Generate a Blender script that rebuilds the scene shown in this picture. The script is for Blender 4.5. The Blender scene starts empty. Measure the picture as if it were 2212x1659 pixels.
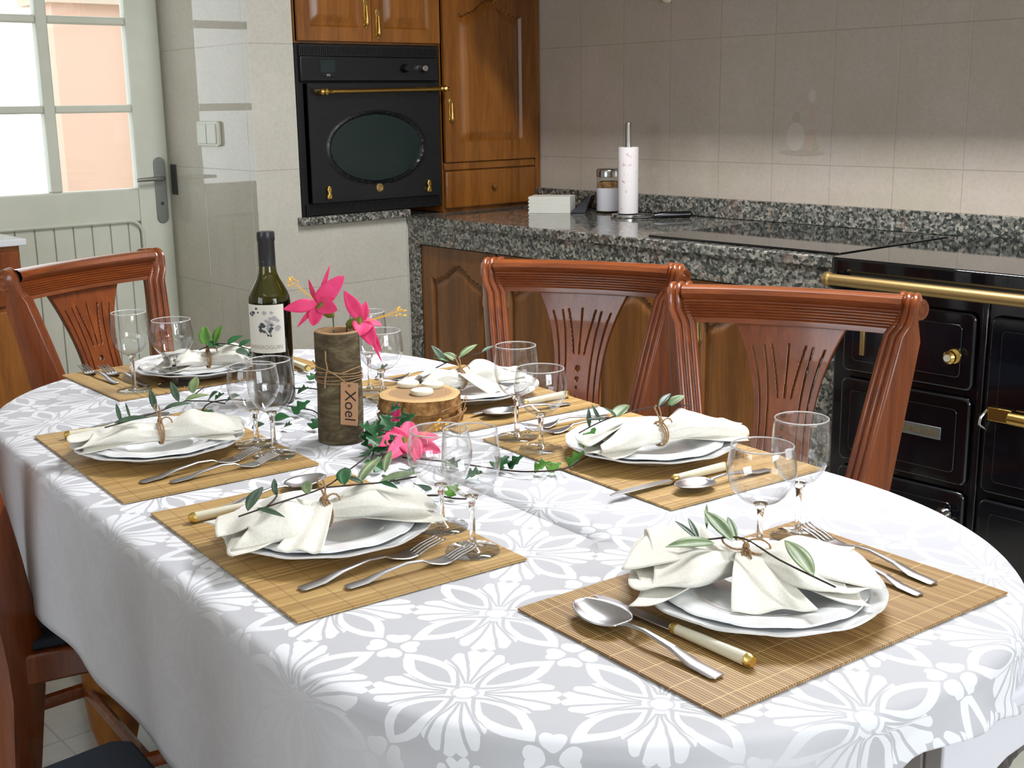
import bpy, math, random
from math import sin, cos, pi, sqrt, atan2, radians, exp
from mathutils import Vector, Matrix, noise

# ---------------------------------------------------------------- scene, camera, light
scene = bpy.context.scene
COL = scene.collection
scene.view_settings.view_transform = 'Standard'
scene.view_settings.look = 'None'
scene.view_settings.exposure = 0.0
scene.view_settings.gamma = 1.0
scene.view_settings.use_curve_mapping = False
scene.cycles.use_denoising = True
scene.cycles.max_bounces = 10
scene.cycles.transparent_max_bounces = 24
scene.cycles.glossy_bounces = 6
scene.cycles.transmission_bounces = 8
scene.cycles.caustics_reflective = False
scene.cycles.caustics_refractive = False
scene.cycles.sample_clamp_indirect = 6.0

cam_data = bpy.data.cameras.new('camera')
cam = bpy.data.objects.new('camera', cam_data)
COL.objects.link(cam)
cam_data.sensor_width = 36.0
cam_data.lens = 2640.0 / 2212.0 * 36.0
cam_data.shift_x = 0.0029
cam_data.shift_y = -0.0038
cam_data.clip_start = 0.02
RX = Vector((0.6530953585, 0.7571172715, -0.0154883821))
RU = Vector((-0.1576547335, 0.1559419613, 0.9751036302))
RF = Vector((-0.7406830886, 0.6343938382, -0.2212080928))
cam.matrix_world = Matrix(((RX.x, RU.x, -RF.x, 0.0), (RX.y, RU.y, -RF.y, 0.0), (RX.z, RU.z, -RF.z, 1.2936), (0, 0, 0, 1)))
scene.camera = cam

world = bpy.data.worlds.new('daylight')
scene.world = world
world.use_nodes = True
world.node_tree.nodes['Background'].inputs[0].default_value = (0.93, 0.97, 1.0, 1)
world.node_tree.nodes['Background'].inputs[1].default_value = 3.0

def area(name, loc, direction, sx, sy, power, col):
    ld = bpy.data.lights.new(name, 'AREA')
    ld.shape = 'RECTANGLE'
    ld.size, ld.size_y = sx, sy
    ld.energy = power
    ld.color = col
    o = bpy.data.objects.new(name, ld)
    COL.objects.link(o)
    o.location = loc
    o.rotation_euler = Vector(direction).to_track_quat('-Z', 'Y').to_euler()
    return o
# daylight through the window of the right wall, the window behind the camera and the glazed door
area('window_daylight_right', (1.86, 1.05, 1.55), (-1, 0, -0.05), 1.5, 1.15, 45, (0.90, 0.95, 1.0))
area('window_daylight_front', (-1.5, -2.22, 1.6), (0, 1, -0.05), 1.6, 1.2, 14, (0.80, 0.88, 1.0))
# ceiling lamp above the table (its housing is built below)
area('ceiling_lamp_light', (-1.55, 2.13, 2.44), (0, -0.05, -1), 1.3, 0.16, 63, (0.97, 0.985, 1.0))
area('ceiling_lamp_light', (-0.6, -0.9, 2.44), (0, 0, -1), 1.2, 0.30, 4, (1.0, 0.96, 0.9))

TZ = 0.76
TA = -0.07906341511534315
CT, ST = cos(TA), sin(TA)
def T2R(s, t, z=TZ):
    return Vector((CT * s - ST * t, ST * s + CT * t, z))

# ---------------------------------------------------------------- helpers
def lin(r, g, b):
    f = lambda c: (c / 255.0 / 12.92) if c <= 10.3 else ((c / 255.0 + 0.055) / 1.055) ** 2.4
    return (f(r), f(g), f(b), 1.0)

class MB:
    def __init__(self):
        self.v, self.f, self.uv, self.mi = [], [], None, []
    def add(self, vs, fs, mi=0):
        n = len(self.v)
        self.v += [tuple(p) for p in vs]
        self.f += [tuple(i + n for i in q) for q in fs]
        self.mi += [mi] * len(fs)
        return self
    def box(self, a, b, mi=0):
        x0, y0, z0 = a; x1, y1, z1 = b
        vs = [(x0, y0, z0), (x1, y0, z0), (x1, y1, z0), (x0, y1, z0), (x0, y0, z1), (x1, y0, z1), (x1, y1, z1), (x0, y1, z1)]
        return self.add(vs, [(0, 3, 2, 1), (4, 5, 6, 7), (0, 1, 5, 4), (1, 2, 6, 5), (2, 3, 7, 6), (3, 0, 4, 7)], mi)
    def lathe(self, prof, n=32, org=(0, 0, 0), ax='Z', closed=False, mi=0, wob=None):
        vs, fs = [], []
        m = len(prof)
        for i in range(n):
            a = 2 * pi * i / n
            for (r, h) in prof:
                if wob: r = r * wob(a, h)
                p = (r * cos(a), r * sin(a), h)
                if ax == 'X': p = (p[2], p[0], p[1])
                elif ax == 'Y': p = (p[1], p[2], p[0])
                vs.append((p[0] + org[0], p[1] + org[1], p[2] + org[2]))
        for i in range(n):
            j = (i + 1) % n
            for k in range(m - 1 if not closed else m):
                l = (k + 1) % m
                fs.append((i * m + k, j * m + k, j * m + l, i * m + l))
        return self.add(vs, fs, mi)
    def tube(self, pts, rad, n=8, mi=0, cap=True, flat=1.0):
        pts = [Vector(p) for p in pts]
        if not hasattr(rad, '__len__'): rad = [rad] * len(pts)
        up = Vector((0, 0, 1))
        T0 = (pts[1] - pts[0]).normalized()
        if abs(T0.dot(up)) > 0.9: up = Vector((1, 0, 0))
        N = (up - T0 * up.dot(T0)).normalized()
        vs, fs = [], []
        for i, p in enumerate(pts):
            if i == 0: T = pts[1] - pts[0]
            elif i == len(pts) - 1: T = pts[-1] - pts[-2]
            else: T = pts[i + 1] - pts[i - 1]
            T.normalize()
            N = (N - T * N.dot(T)).normalized()
            B = T.cross(N)
            for k in range(n):
                a = 2 * pi * k / n
                vs.append(p + (N * cos(a) * flat + B * sin(a)) * rad[i])
        for i in range(len(pts) - 1):
            for k in range(n):
                l = (k + 1) % n
                fs.append((i * n + k, i * n + l, (i + 1) * n + l, (i + 1) * n + k))
        if cap:
            fs.append(tuple(range(n - 1, -1, -1)))
            fs.append(tuple((len(pts) - 1) * n + k for k in range(n)))
        return self.add(vs, fs, mi)
    def grid(self, fn, nu, nv, mi=0, wrapu=False, keep=None):
        vs = [fn(i / (nu if wrapu else nu - 1), j / (nv - 1)) for i in range(nu) for j in range(nv)]
        fs = []
        for i in range(nu if wrapu else nu - 1):
            for j in range(nv - 1):
                if keep and not keep((i + .5) / (nu - 1), (j + .5) / (nv - 1)): continue
                a = ((i + 1) % nu)
                fs.append((i * nv + j, a * nv + j, a * nv + j + 1, i * nv + j + 1))
        return self.add(vs, fs, mi)
    def prism(self, poly, h0, h1, ax='Z', mi=0):
        """extrude a 2D outline; ax = direction of the extrusion"""
        n = len(poly)
        def P(p, h):
            return (p[0], p[1], h) if ax == 'Z' else ((h, p[0], p[1]) if ax == 'X' else (p[0], h, p[1]))
        vs = [P(p, h0) for p in poly] + [P(p, h1) for p in poly]
        fs = [tuple(range(n))[::-1], tuple(range(n, 2 * n))] + [(i, (i + 1) % n, n + (i + 1) % n, n + i) for i in range(n)]
        return self.add(vs, fs, mi)
    def build(self, name, mat, parent=None, smooth=40, bevel=0, solid=0, sub=0, recalc=False, seg=2):
        me = bpy.data.meshes.new(name)
        me.from_pydata(self.v, [], self.f)
        if recalc:
            import bmesh
            bm = bmesh.new(); bm.from_mesh(me)
            bmesh.ops.remove_doubles(bm, verts=bm.verts, dist=1e-6)
            bmesh.ops.recalc_face_normals(bm, faces=bm.faces)
            bm.to_mesh(me); bm.free()
        mats = mat if isinstance(mat, (list, tuple)) else [mat]
        for m in mats: me.materials.append(m)
        if len(mats) > 1 and not recalc:
            me.polygons.foreach_set('material_index', self.mi)
        if self.uv:
            l = me.uv_layers.new(name='UVMap')
            for lp in me.loops: l.data[lp.index].uv = self.uv[lp.vertex_index]
        if smooth:
            me.polygons.foreach_set('use_smooth', [True] * len(me.polygons))
            if smooth < 180: me.set_sharp_from_angle(angle=radians(smooth))
        me.update()
        o = bpy.data.objects.new(name, me)
        COL.objects.link(o)
        if parent: o.parent = parent
        if solid:
            q = o.modifiers.new('solid', 'SOLIDIFY'); q.thickness = solid; q.offset = 0
        if bevel:
            q = o.modifiers.new('bevel', 'BEVEL'); q.width = bevel; q.segments = seg; q.limit_method = 'ANGLE'; q.angle_limit = radians(40)
        if sub:
            q = o.modifiers.new('sub', 'SUBSURF'); q.levels = sub; q.render_levels = sub
        return o

def tag(o, label, cat, group=None, kind=None):
    o['label'] = label; o['category'] = cat
    if group: o['group'] = group
    if kind: o['kind'] = kind
    return o
def struct(o):
    o['kind'] = 'structure'; return o
def thing(name, label, cat, loc=(0, 0, 0), rz=0, group=None):
    o = bpy.data.objects.new(name, None)
    o.empty_display_size = 0.05
    COL.objects.link(o)
    o.location = loc; o.rotation_euler = (0, 0, rz)
    return tag(o, label, cat, group)
def copy_tree(o, parent=None):
    c = o.copy(); COL.objects.link(c); c.parent = parent
    for ch in list(o.children): copy_tree(ch, c)
    return c
def place(o, s, t, z=TZ, rot=0.0):
    o.location = T2R(s, t, z); o.rotation_euler = (0, 0, rot + TA); return o

# ---------------------------------------------------------------- materials
class E:
    """tiny expression compiler for Math nodes"""
    def __init__(s, nt, k): s.nt, s.k = nt, k
    def _m(s, op, *a):
        n = s.nt.nodes.new('ShaderNodeMath'); n.operation = op
        for i, q in enumerate((s,) + a):
            k = q.k if isinstance(q, E) else q
            if isinstance(k, (int, float)): n.inputs[i].default_value = k
            else: s.nt.links.new(k, n.inputs[i])
        return E(s.nt, n.outputs[0])
    def __add__(s, o): return s._m('ADD', o)
    def __radd__(s, o): return s._m('ADD', o)
    def __sub__(s, o): return s._m('SUBTRACT', o)
    def __rsub__(s, o): return E(s.nt, o)._m('SUBTRACT', s)
    def __mul__(s, o): return s._m('MULTIPLY', o)
    def __rmul__(s, o): return s._m('MULTIPLY', o)
    def __truediv__(s, o): return s._m('DIVIDE', o)
    def __pow__(s, o): return s._m('POWER', o)
    def lt(s, o): return s._m('LESS_THAN', o)
    def gt(s, o): return s._m('GREATER_THAN', o)
    def mx(s, o): return s._m('MAXIMUM', o)
    def mn(s, o): return s._m('MINIMUM', o)
    def abs(s): return s._m('ABSOLUTE')
    def fl(s): return s._m('FLOOR')
    def fr(s): return s._m('FRACT')
    def sq(s): return s._m('SQRT')
    def sin(s): return s._m('SINE')
    def at2(s, o): return s._m('ARCTAN2', o)
    def step(s, a, b):
        n = s.nt.nodes.new('ShaderNodeMapRange'); n.interpolation_type = 'SMOOTHSTEP'
        s.nt.links.new(s.k, n.inputs['Value'])
        n.inputs['From Min'].default_value = a; n.inputs['From Max'].default_value = b
        return E(s.nt, n.outputs[0])

class M:
    def __init__(s, name, base=(0.8, 0.8, 0.8, 1), rough=0.5, metal=0.0, **kw):
        s.m = bpy.data.materials.new(name); s.m.use_nodes = True
        s.nt = s.m.node_tree; s.b = s.nt.nodes['Principled BSDF']
        s.b.inputs['Base Color'].default_value = base
        s.b.inputs['Roughness'].default_value = rough
        s.b.inputs['Metallic'].default_value = metal
        for k, v in kw.items(): s.b.inputs[k.replace('_', ' ')].default_value = v
    def node(s, t, **kw):
        n = s.nt.nodes.new(t)
        for k, v in kw.items():
            if k in n.inputs.keys() if hasattr(n.inputs, 'keys') else False: n.inputs[k].default_value = v
            else: setattr(n, k, v)
        return n
    def link(s, a, b): s.nt.links.new(a, b)
    def coord(s, kind='Object', scale=(1, 1, 1), rot=(0, 0, 0)):
        tc = s.nt.nodes.new('ShaderNodeTexCoord'); mp = s.nt.nodes.new('ShaderNodeMapping')
        mp.inputs['Scale'].default_value = scale; mp.inputs['Rotation'].default_value = rot
        s.link(tc.outputs[kind], mp.inputs[0]); return mp.outputs[0]
    def world_pos(s, scale=(1, 1, 1)):
        g = s.nt.nodes.new('ShaderNodeNewGeometry'); mp = s.nt.nodes.new('ShaderNodeMapping')
        mp.inputs['Scale'].default_value = scale
        s.link(g.outputs['Position'], mp.inputs[0]); return mp.outputs[0]
    def xyz(s, sock):
        n = s.nt.nodes.new('ShaderNodeSeparateXYZ'); s.link(sock, n.inputs[0])
        return [E(s.nt, n.outputs[i]) for i in range(3)]
    def noise(s, vec, scale, detail=4, rough=0.55, dist=0.0):
        n = s.nt.nodes.new('ShaderNodeTexNoise')
        n.inputs['Scale'].default_value = scale; n.inputs['Detail'].default_value = detail
        n.inputs['Roughness'].default_value = rough; n.inputs['Distortion'].default_value = dist
        s.link(vec, n.inputs['Vector']); return E(s.nt, n.outputs[0])
    def ramp(s, fac, stops, const=False):
        n = s.nt.nodes.new('ShaderNodeValToRGB'); cr = n.color_ramp
        if const: cr.interpolation = 'CONSTANT'
        while len(cr.elements) < len(stops): cr.elements.new(0.5)
        for e, (p, c) in zip(cr.elements, stops): e.position = p; e.color = c
        s.link(fac.k if isinstance(fac, E) else fac, n.inputs[0]); return n.outputs[0]
    def mix(s, fac, a, b, mode='MIX'):
        n = s.nt.nodes.new('ShaderNodeMix'); n.data_type = 'RGBA'; n.blend_type = mode
        for q, i in ((fac, 0), (a, 6), (b, 7)):
            q = q.k if isinstance(q, E) else q
            if isinstance(q, (int, float, tuple)): n.inputs[i].default_value = q
            else: s.link(q, n.inputs[i])
        return n.outputs[2]
    def base(s, sock): s.link(sock, s.b.inputs['Base Color']); return s
    def bump(s, h, strength=0.3, dist=0.002):
        n = s.nt.nodes.new('ShaderNodeBump')
        n.inputs['Strength'].default_value = strength; n.inputs['Distance'].default_value = dist
        s.link(h.k if isinstance(h, E) else h, n.inputs['Height'])
        s.link(n.outputs[0], s.b.inputs['Normal']); return s

MT = {}
def tile_mat(name, axis, u0, du, z0, dz, c0, c1, rough):
    m = M(name, rough=rough)
    x, y, z = m.xyz(m.world_pos())
    u = y if axis == 'y' else x
    fu = (((u - u0) / du + 0.5).fr() - 0.5).abs() * du
    fz = (((z - z0) / dz + 0.5).fr() - 0.5).abs() * dz
    g = fu.mn(fz)
    line = 1.0 - g.step(0.0006, 0.0016)
    n1 = m.noise(m.world_pos(), 5.0, 5, 0.6, 0.4)
    n2 = m.noise(m.world_pos(), 90.0, 4, 0.7)
    c = m.mix(n1.step(0.3, 0.72), c0, c1)
    c = m.mix(n2.step(0.35, 0.75) * 0.22, c, lin(150, 136, 118))
    c = m.mix(line * 0.55, c, lin(140, 128, 114))
    m.base(c).bump((1.0 - line) + n2 * 0.015, 0.35, 0.001)
    return m.m
MT['tile_back'] = tile_mat('tiles_back', 'x', -2.49, 0.2225, 1.0875, 0.406, lin(186, 176, 160), lin(194, 182, 172), 0.16)
MT['tile_side'] = tile_mat('tiles_side', 'x', -3.985, 0.33, 1.0875, 0.406, lin(196, 192, 178), lin(204, 198, 186), 0.03)
MT['tile_left'] = tile_mat('tiles_left', 'y', 2.02, 0.6, 1.0875, 0.406, lin(190, 188, 177), lin(198, 194, 184), 0.2)
m = M('floor_tiles', rough=0.25)
n1 = m.noise(m.world_pos(), 6, 5)
x, y, z = m.xyz(m.world_pos())
ln = ((((x / 0.4).fr() - 0.5).abs()).mx(((y / 0.4).fr() - 0.5).abs())).gt(0.494)
m.base(m.mix(ln * 0.6, m.ramp(n1, [(0.3, lin(150, 152, 142)), (0.7, lin(184, 182, 170))]), lin(110, 108, 100)))
MT['floor'] = m.m
MT['plaster'] = M('ceiling_plaster', lin(226, 222, 214), 0.8).m
m = M('door_paint', lin(208, 210, 196), 0.42)
m.base(m.ramp(m.noise(m.world_pos(), 3, 4), [(0.35, lin(196, 199, 184)), (0.7, lin(212, 214, 202))]))
MT['door'] = m.m

def wood(name, dark, mid, light, rough, scale=(14, 14, 1.4), coat=0.0, bump=0.03, wave=7.0):
    m = M(name, rough=rough, Coat_Weight=coat, Coat_Roughness=0.12)
    v = m.coord('Object', scale)
    n1 = m.noise(v, 1.6, 5, 0.6, 0.9)
    n2 = m.noise(m.coord('Object', tuple(q * 6 for q in scale)), 2.2, 3, 0.6)
    f = (n1 * 0.75 + n2 * 0.25)
    m.base(m.ramp(f, [(0.30, dark), (0.5, mid), (0.68, light)]))
    m.bump(n2, bump, 0.001)
    return m.m
MT['cherry'] = wood('cherry_wood', lin(92, 42, 18), lin(126, 62, 26), lin(148, 78, 34), 0.27, coat=0.45)
MT['cherry_x'] = wood('cherry_wood_rail', lin(92, 43, 18), lin(124, 62, 26), lin(148, 78, 34), 0.27, scale=(1.4, 14, 14), coat=0.45)
MT['chestnut'] = wood('chestnut_wood', lin(84, 47, 14), lin(124, 74, 24), lin(148, 93, 36), 0.33, scale=(9, 9, 1.0), coat=0.2)
MT['chestnut_low'] = wood('chestnut_wood_low', lin(78, 46, 18), lin(116, 72, 30), lin(140, 90, 42), 0.35, scale=(9, 9, 1.0), coat=0.15)
MT['table_wood'] = wood('table_wood', lin(100, 56, 20), lin(150, 92, 36), lin(172, 110, 48), 0.4)

def granite(name, rough):
    m = M(name, rough=rough)
    v = m.world_pos()
    vo = m.nt.nodes.new('ShaderNodeTexVoronoi'); vo.inputs['Scale'].default_value = 130
    m.link(v, vo.inputs['Vector'])
    sp = m.nt.nodes.new('ShaderNodeSeparateColor'); m.link(vo.outputs['Color'], sp.inputs[0])
    r = E(m.nt, sp.outputs[0])
    n = m.noise(v, 60, 5, 0.7)
    f = r * 0.62 + n * 0.45 - 0.04
    c = m.ramp(f, [(0.0, lin(32, 34, 32)), (0.30, lin(58, 62, 58)), (0.42, lin(86, 88, 84)), (0.62, lin(122, 120, 113)), (0.85, lin(172, 166, 154))])
    n2 = m.noise(v, 14, 3)
    c = m.mix(n2.step(0.55, 0.75) * 0.35, c, lin(150, 112, 96))
    m.base(c)
    return m.m
MT['granite'] = granite('granite_polished', 0.06)
MT['granite_edge'] = granite('granite_edge', 0.22)

m = M('black_enamel', lin(9, 10, 17), 0.12, Coat_Weight=0.5, Coat_Roughness=0.05)
MT['enamel'] = m.m
m = M('oven_enamel', lin(16, 18, 22), 0.33)
m.base(m.ramp(m.noise(m.coord(), 60, 2), [(0.3, lin(8, 9, 13)), (0.7, lin(13, 15, 20))]))
MT['oven_black'] = m.m
MT['oven_trim'] = M('oven_trim', lin(6, 7, 8), 0.5).m
MT['oven_glass'] = M('oven_glass', lin(24, 38, 36), 0.16, Specular_IOR_Level=0.3).m
MT['hob'] = M('hob_glass', lin(10, 12, 14), 0.04).m
MT['brass'] = M('brass', lin(205, 168, 92), 0.24, 1.0).m
MT['brass_dull'] = M('brass_dull', lin(176, 148, 98), 0.42, 0.9).m
MT['chrome'] = M('chrome', lin(196, 196, 196), 0.16, 1.0).m
m = M('stainless_steel', lin(196, 196, 200), 0.3, 1.0)
MT['steel'] = m.m
MT['steel_dark'] = M('handle_metal', lin(142, 146, 142), 0.38, 0.8).m
MT['lockplate'] = M('lock_metal', lin(70, 74, 72), 0.5, 0.6).m
MT['ivory'] = M('ivory_resin', lin(232, 228, 206), 0.25, Coat_Weight=0.3).m
MT['gold'] = M('gold_metal', lin(232, 204, 124), 0.3, 1.0).m
MT['porcelain'] = M('porcelain', lin(236, 238, 240), 0.13, Coat_Weight=0.35, Coat_Roughness=0.05).m
MT['switch'] = M('switch_plastic', lin(214, 214, 200), 0.35).m
MT['marble'] = M('marble_white', lin(226, 228, 232), 0.2).m
MT['paper'] = M('paper_white', lin(228, 226, 216), 0.8).m
m = M('paper_towel', lin(234, 226, 224), 0.9)
m.base(m.ramp(m.noise(m.coord(), 55, 3), [(0.0, lin(236, 230, 230)), (0.62, lin(236, 230, 230)), (0.70, lin(214, 160, 166))]))
MT['towel'] = m.m
MT['black_plastic'] = M('black_plastic', lin(14, 14, 18), 0.2).m
MT['white_paint'] = M('white_paint', lin(222, 222, 232), 0.4).m
MT['seat_fabric'] = M('seat_fabric', lin(46, 54, 66), 0.9).m
MT['wax'] = M('candle_wax', lin(240, 236, 220), 0.45, Subsurface_Weight=0.2).m
MT['kraft'] = M('kraft_tag', lin(186, 144, 108), 0.85).m
MT['ink'] = M('ink', lin(46, 28, 22), 0.8).m
MT['label_ink'] = M('label_ink', lin(72, 78, 84), 0.8).m
MT['label_ink2'] = M('label_ink_light', lin(176, 168, 148), 0.8).m
MT['capsule'] = M('bottle_capsule', lin(48, 50, 52), 0.34, 0.3).m
MT['wine'] = M('dark_wine', lin(8, 10, 8), 0.08).m
MT['salmon'] = M('salmon_render', lin(206, 176, 158), 0.9).m
MT['out_white'] = M('outdoor_white', lin(240, 240, 240), 0.8).m
MT['paving'] = M('paving', lin(190, 176, 160), 0.9).m
MT['stamen'] = M('stamen_yellow', lin(238, 186, 70), 0.7).m
MT['calyx'] = M('calyx_green', lin(112, 118, 42), 0.6).m
m = M('pink_petal', lin(226, 52, 116), 0.6, Sheen_Weight=0.2)
m.base(m.ramp(m.noise(m.coord(), 30, 3), [(0.3, lin(214, 30, 92)), (0.7, lin(236, 66, 128))]))
MT['petal'] = m.m
m = M('jute_twine', lin(168, 134, 98), 0.95)
m.base(m.ramp(m.noise(m.coord(), 600, 2), [(0.3, lin(128, 98, 68)), (0.7, lin(186, 152, 112))]))
MT['twine'] = m.m
def leafm(name, a, b):
    m = M(name, rough=0.42)
    m.base(m.ramp(m.noise(m.coord(), 35, 3), [(0.3, a), (0.7, b)]))
    return m.m
MT['ivy'] = leafm('ivy_leaf', lin(20, 66, 36), lin(42, 104, 54))
MT['ivy_light'] = leafm('ivy_leaf_light', lin(70, 128, 48), lin(120, 168, 70))
MT['olive'] = leafm('olive_leaf', lin(82, 108, 70), lin(134, 152, 104))
MT['olive_dark'] = leafm('olive_leaf_dark', lin(46, 68, 56), lin(82, 104, 82))
MT['stem'] = M('twig', lin(52, 40, 34), 0.8).m
m = M('bark', rough=0.9)
n = m.noise(m.coord('Object', (1, 1, 2.6)), 22, 6, 0.7, 0.6)
m.base(m.ramp(n, [(0.28, lin(44, 34, 24)), (0.48, lin(84, 72, 50)), (0.62, lin(112, 102, 76)), (0.8, lin(152, 142, 118))])).bump(n, 0.6, 0.003)
MT['bark'] = m.m
m = M('cork_bark', rough=0.95)
n = m.noise(m.coord('Object', (1, 1, 0.7)), 34, 6, 0.75, 1.0)
m.base(m.ramp(n, [(0.3, lin(66, 40, 18)), (0.46, lin(140, 98, 52)), (0.62, lin(190, 146, 92)), (0.8, lin(214, 176, 122))])).bump(n, 0.8, 0.004)
MT['cork'] = m.m
m = M('wood_cut', rough=0.75)
x, y, z = m.xyz(m.coord('Object'))
r = (x * x + y * y).sq() + m.noise(m.coord(), 18, 3) * 0.012
ring = ((r * 900).sin() * 0.5 + 0.5) * 0.25
c = m.ramp(r / 0.08, [(0.0, lin(158, 126, 92)), (0.70, lin(168, 134, 96)), (0.80, lin(206, 168, 114)), (1.0, lin(222, 186, 132))])
m.base(m.mix(ring, c, lin(128, 96, 62)))
MT['cut'] = m.m

def thin_glass(name, tint=(1, 1, 1, 1), edge=(0.86, 0.88, 0.9, 1), ior=1.5):
    m = bpy.data.materials.new(name); m.use_nodes = True
    nt = m.node_tree; nt.nodes.clear()
    out = nt.nodes.new('ShaderNodeOutputMaterial'); mix = nt.nodes.new('ShaderNodeMixShader')
    tr = nt.nodes.new('ShaderNodeBsdfTransparent'); gl = nt.nodes.new('ShaderNodeBsdfGlossy')
    fr = nt.nodes.new('ShaderNodeFresnel'); lw = nt.nodes.new('ShaderNodeLayerWeight')
    mc = nt.nodes.new('ShaderNodeMix'); mc.data_type = 'RGBA'
    g = nt.nodes.new('ShaderNodeNewGeometry')
    # the back of a thin wall reflects like its front
    mr = nt.nodes.new('ShaderNodeMath'); mr.operation = 'MULTIPLY_ADD'
    nt.links.new(g.outputs['Backfacing'], mr.inputs[0]); mr.inputs[1].default_value = (1 / ior - ior); mr.inputs[2].default_value = ior
    nt.links.new(mr.outputs[0], fr.inputs['IOR'])
    fr.inputs['IOR'].default_value = ior
    gl.inputs['Roughness'].default_value = 0.01
    gl.inputs['Color'].default_value = (1, 1, 1, 1)
    lw.inputs['Blend'].default_value = 0.25
    pw = nt.nodes.new('ShaderNodeMath'); pw.operation = 'POWER'; pw.inputs[1].default_value = 1.6
    nt.links.new(lw.outputs['Facing'], pw.inputs[0])
    nt.links.new(pw.outputs[0], mc.inputs[0])
    mc.inputs[6].default_value = tint; mc.inputs[7].default_value = edge
    nt.links.new(mc.outputs[2], tr.inputs[0])
    nt.links.new(fr.outputs[0], mix.inputs[0])
    nt.links.new(tr.outputs[0], mix.inputs[1]); nt.links.new(gl.outputs[0], mix.inputs[2])
    nt.links.new(mix.outputs[0], out.inputs[0])
    return m
MT['pane'] = thin_glass('window_pane', (0.97, 0.98, 0.98, 1), (0.8, 0.85, 0.85, 1), 1.5)
MT['bowl'] = thin_glass('wine_glass_wall', (0.995, 0.995, 0.995, 1), (0.70, 0.73, 0.75, 1), 1.5)
MT['jar_glass'] = thin_glass('jar_glass', (0.9, 0.92, 0.92, 1), (0.5, 0.55, 0.55, 1), 1.5)
MT['bottle'] = thin_glass('bottle_glass', (0.34, 0.33, 0.07, 1), (0.02, 0.025, 0.005, 1), 1.52)
MT['foot'] = thin_glass('wine_glass_foot', (0.97, 0.98, 0.98, 1), (0.45, 0.48, 0.5, 1), 1.9)
MT['solid_glass'] = M('stem_glass', (1, 1, 1, 1), 0.0, Transmission_Weight=1.0, IOR=1.45).m

def cloth_mat(name, a, b, weave=0.15):
    m = M(name, rough=0.9, Sheen_Weight=0.1)
    n = m.noise(m.coord(), 350, 2)
    m.base(m.ramp(n, [(0.3, a), (0.7, b)])).bump(n, weave, 0.0005)
    return m.m
MT['napkin'] = cloth_mat('napkin_cotton', lin(226, 223, 212), lin(238, 236, 228))

# damask tablecloth
m = M('damask_cloth', rough=0.75, Sheen_Weight=0.15)
tc = m.nt.nodes.new('ShaderNodeTexCoord')
u, v, _ = m.xyz(tc.outputs['UV'])
K = 0.1811
du, dv = u + 0.742, v - 0.705
n0 = m.noise(tc.outputs['UV'], 30, 2)
p = ((du + dv) * 0.70711 / K + 0.5).fr() - 0.5 + (n0 - 0.5) * 0.03
q = ((dv - du) * 0.70711 / K + 0.5).fr() - 0.5 + (n0 - 0.5) * 0.03
A, B = p.abs(), q.abs()
a, b = A.mx(B), A.mn(B)
r = (a * a + b * b).sq()
ph = b.at2(a)
lobes = ((ph * 17.0).sin().abs()) * 0.035
fan = r.lt(0.470 - ph * ph * 0.50 + lobes) * ph.lt(0.66)
vein = (((b - (a ** 1.7) * 0.30).abs()).lt(0.006 + a * 0.012) + ((b - (a ** 1.6) * 0.78).abs()).lt(0.006 + a * 0.014)) * r.gt(0.10)
d1, d2 = (a + b) * 0.70711, (a - b) * 0.70711
e1 = (d1 - 0.31) / 0.17
eye = e1 * e1 * 0.9 + d2 / 0.060
f1 = (d1 - 0.34) / 0.245
stroke = ((f1 * f1 + d2 / 0.112).lt(1.0)) * eye.gt(1.0)
o1 = (d1 - 0.632) / 0.064
o2 = (d2 - 0.052) / 0.044
ov = (o1 * o1 + o2 * o2).lt(1.0)
ctr = r.lt(0.055)
white = ((fan * (1.0 - vein.mn(1.0))) * eye.gt(1.95)).mx(stroke * (1.0 - ((eye - 1.45).abs()).lt(0.10) * 0.0)).mx(ov).mx(ctr)
white = white * (1.0 - (((r - 0.066).abs()).lt(0.008)) * 0.7)
fade = v.step(0.44, 0.50) * (1.0 - u.step(-0.70, -0.60) * (1.0 - v.step(0.72, 0.86)))  # shade put into the colour: pattern fades on the near side of the skirt
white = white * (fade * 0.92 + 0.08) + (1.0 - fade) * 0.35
wv = m.noise(tc.outputs['UV'], 900, 2)
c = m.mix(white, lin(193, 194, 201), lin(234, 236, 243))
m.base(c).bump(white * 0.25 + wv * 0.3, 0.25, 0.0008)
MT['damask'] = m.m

def mat_bamboo(name, slat, k):
    m = M(name, rough=0.5)
    x, y, z = m.xyz(m.coord('Object'))
    sl = x / slat
    wn = m.nt.nodes.new('ShaderNodeTexWhiteNoise'); wn.noise_dimensions = '1D'
    m.link(sl.fl().k, wn.inputs['W'])
    rnd = E(m.nt, wn.outputs['Value'])
    gap = ((sl.fr() - 0.5).abs()).gt(0.5 - k)
    th = (((y / 0.042).fr() - 0.5).abs()).gt(0.482)
    n1 = m.noise(m.coord('Object', (40, 3, 3)), 3.0, 3)
    c = m.ramp(rnd * 0.55 + n1 * 0.45, [(0.2, lin(162, 126, 74)), (0.5, lin(190, 154, 94)), (0.8, lin(208, 176, 116))])
    c = m.mix(gap * 0.75, c, lin(112, 74, 36))
    c = m.mix(th * 0.55, c, lin(226, 196, 140) if k > 0.15 else lin(132, 92, 52))
    m.base(c).bump((1.0 - gap) * 0.8 + th * 0.4, 0.4, 0.0012)
    return m.m
MT['bamboo_fine'] = mat_bamboo('bamboo_fine', 0.0036, 0.26)
MT['bamboo'] = mat_bamboo('bamboo_flat', 0.0046, 0.06)
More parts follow.
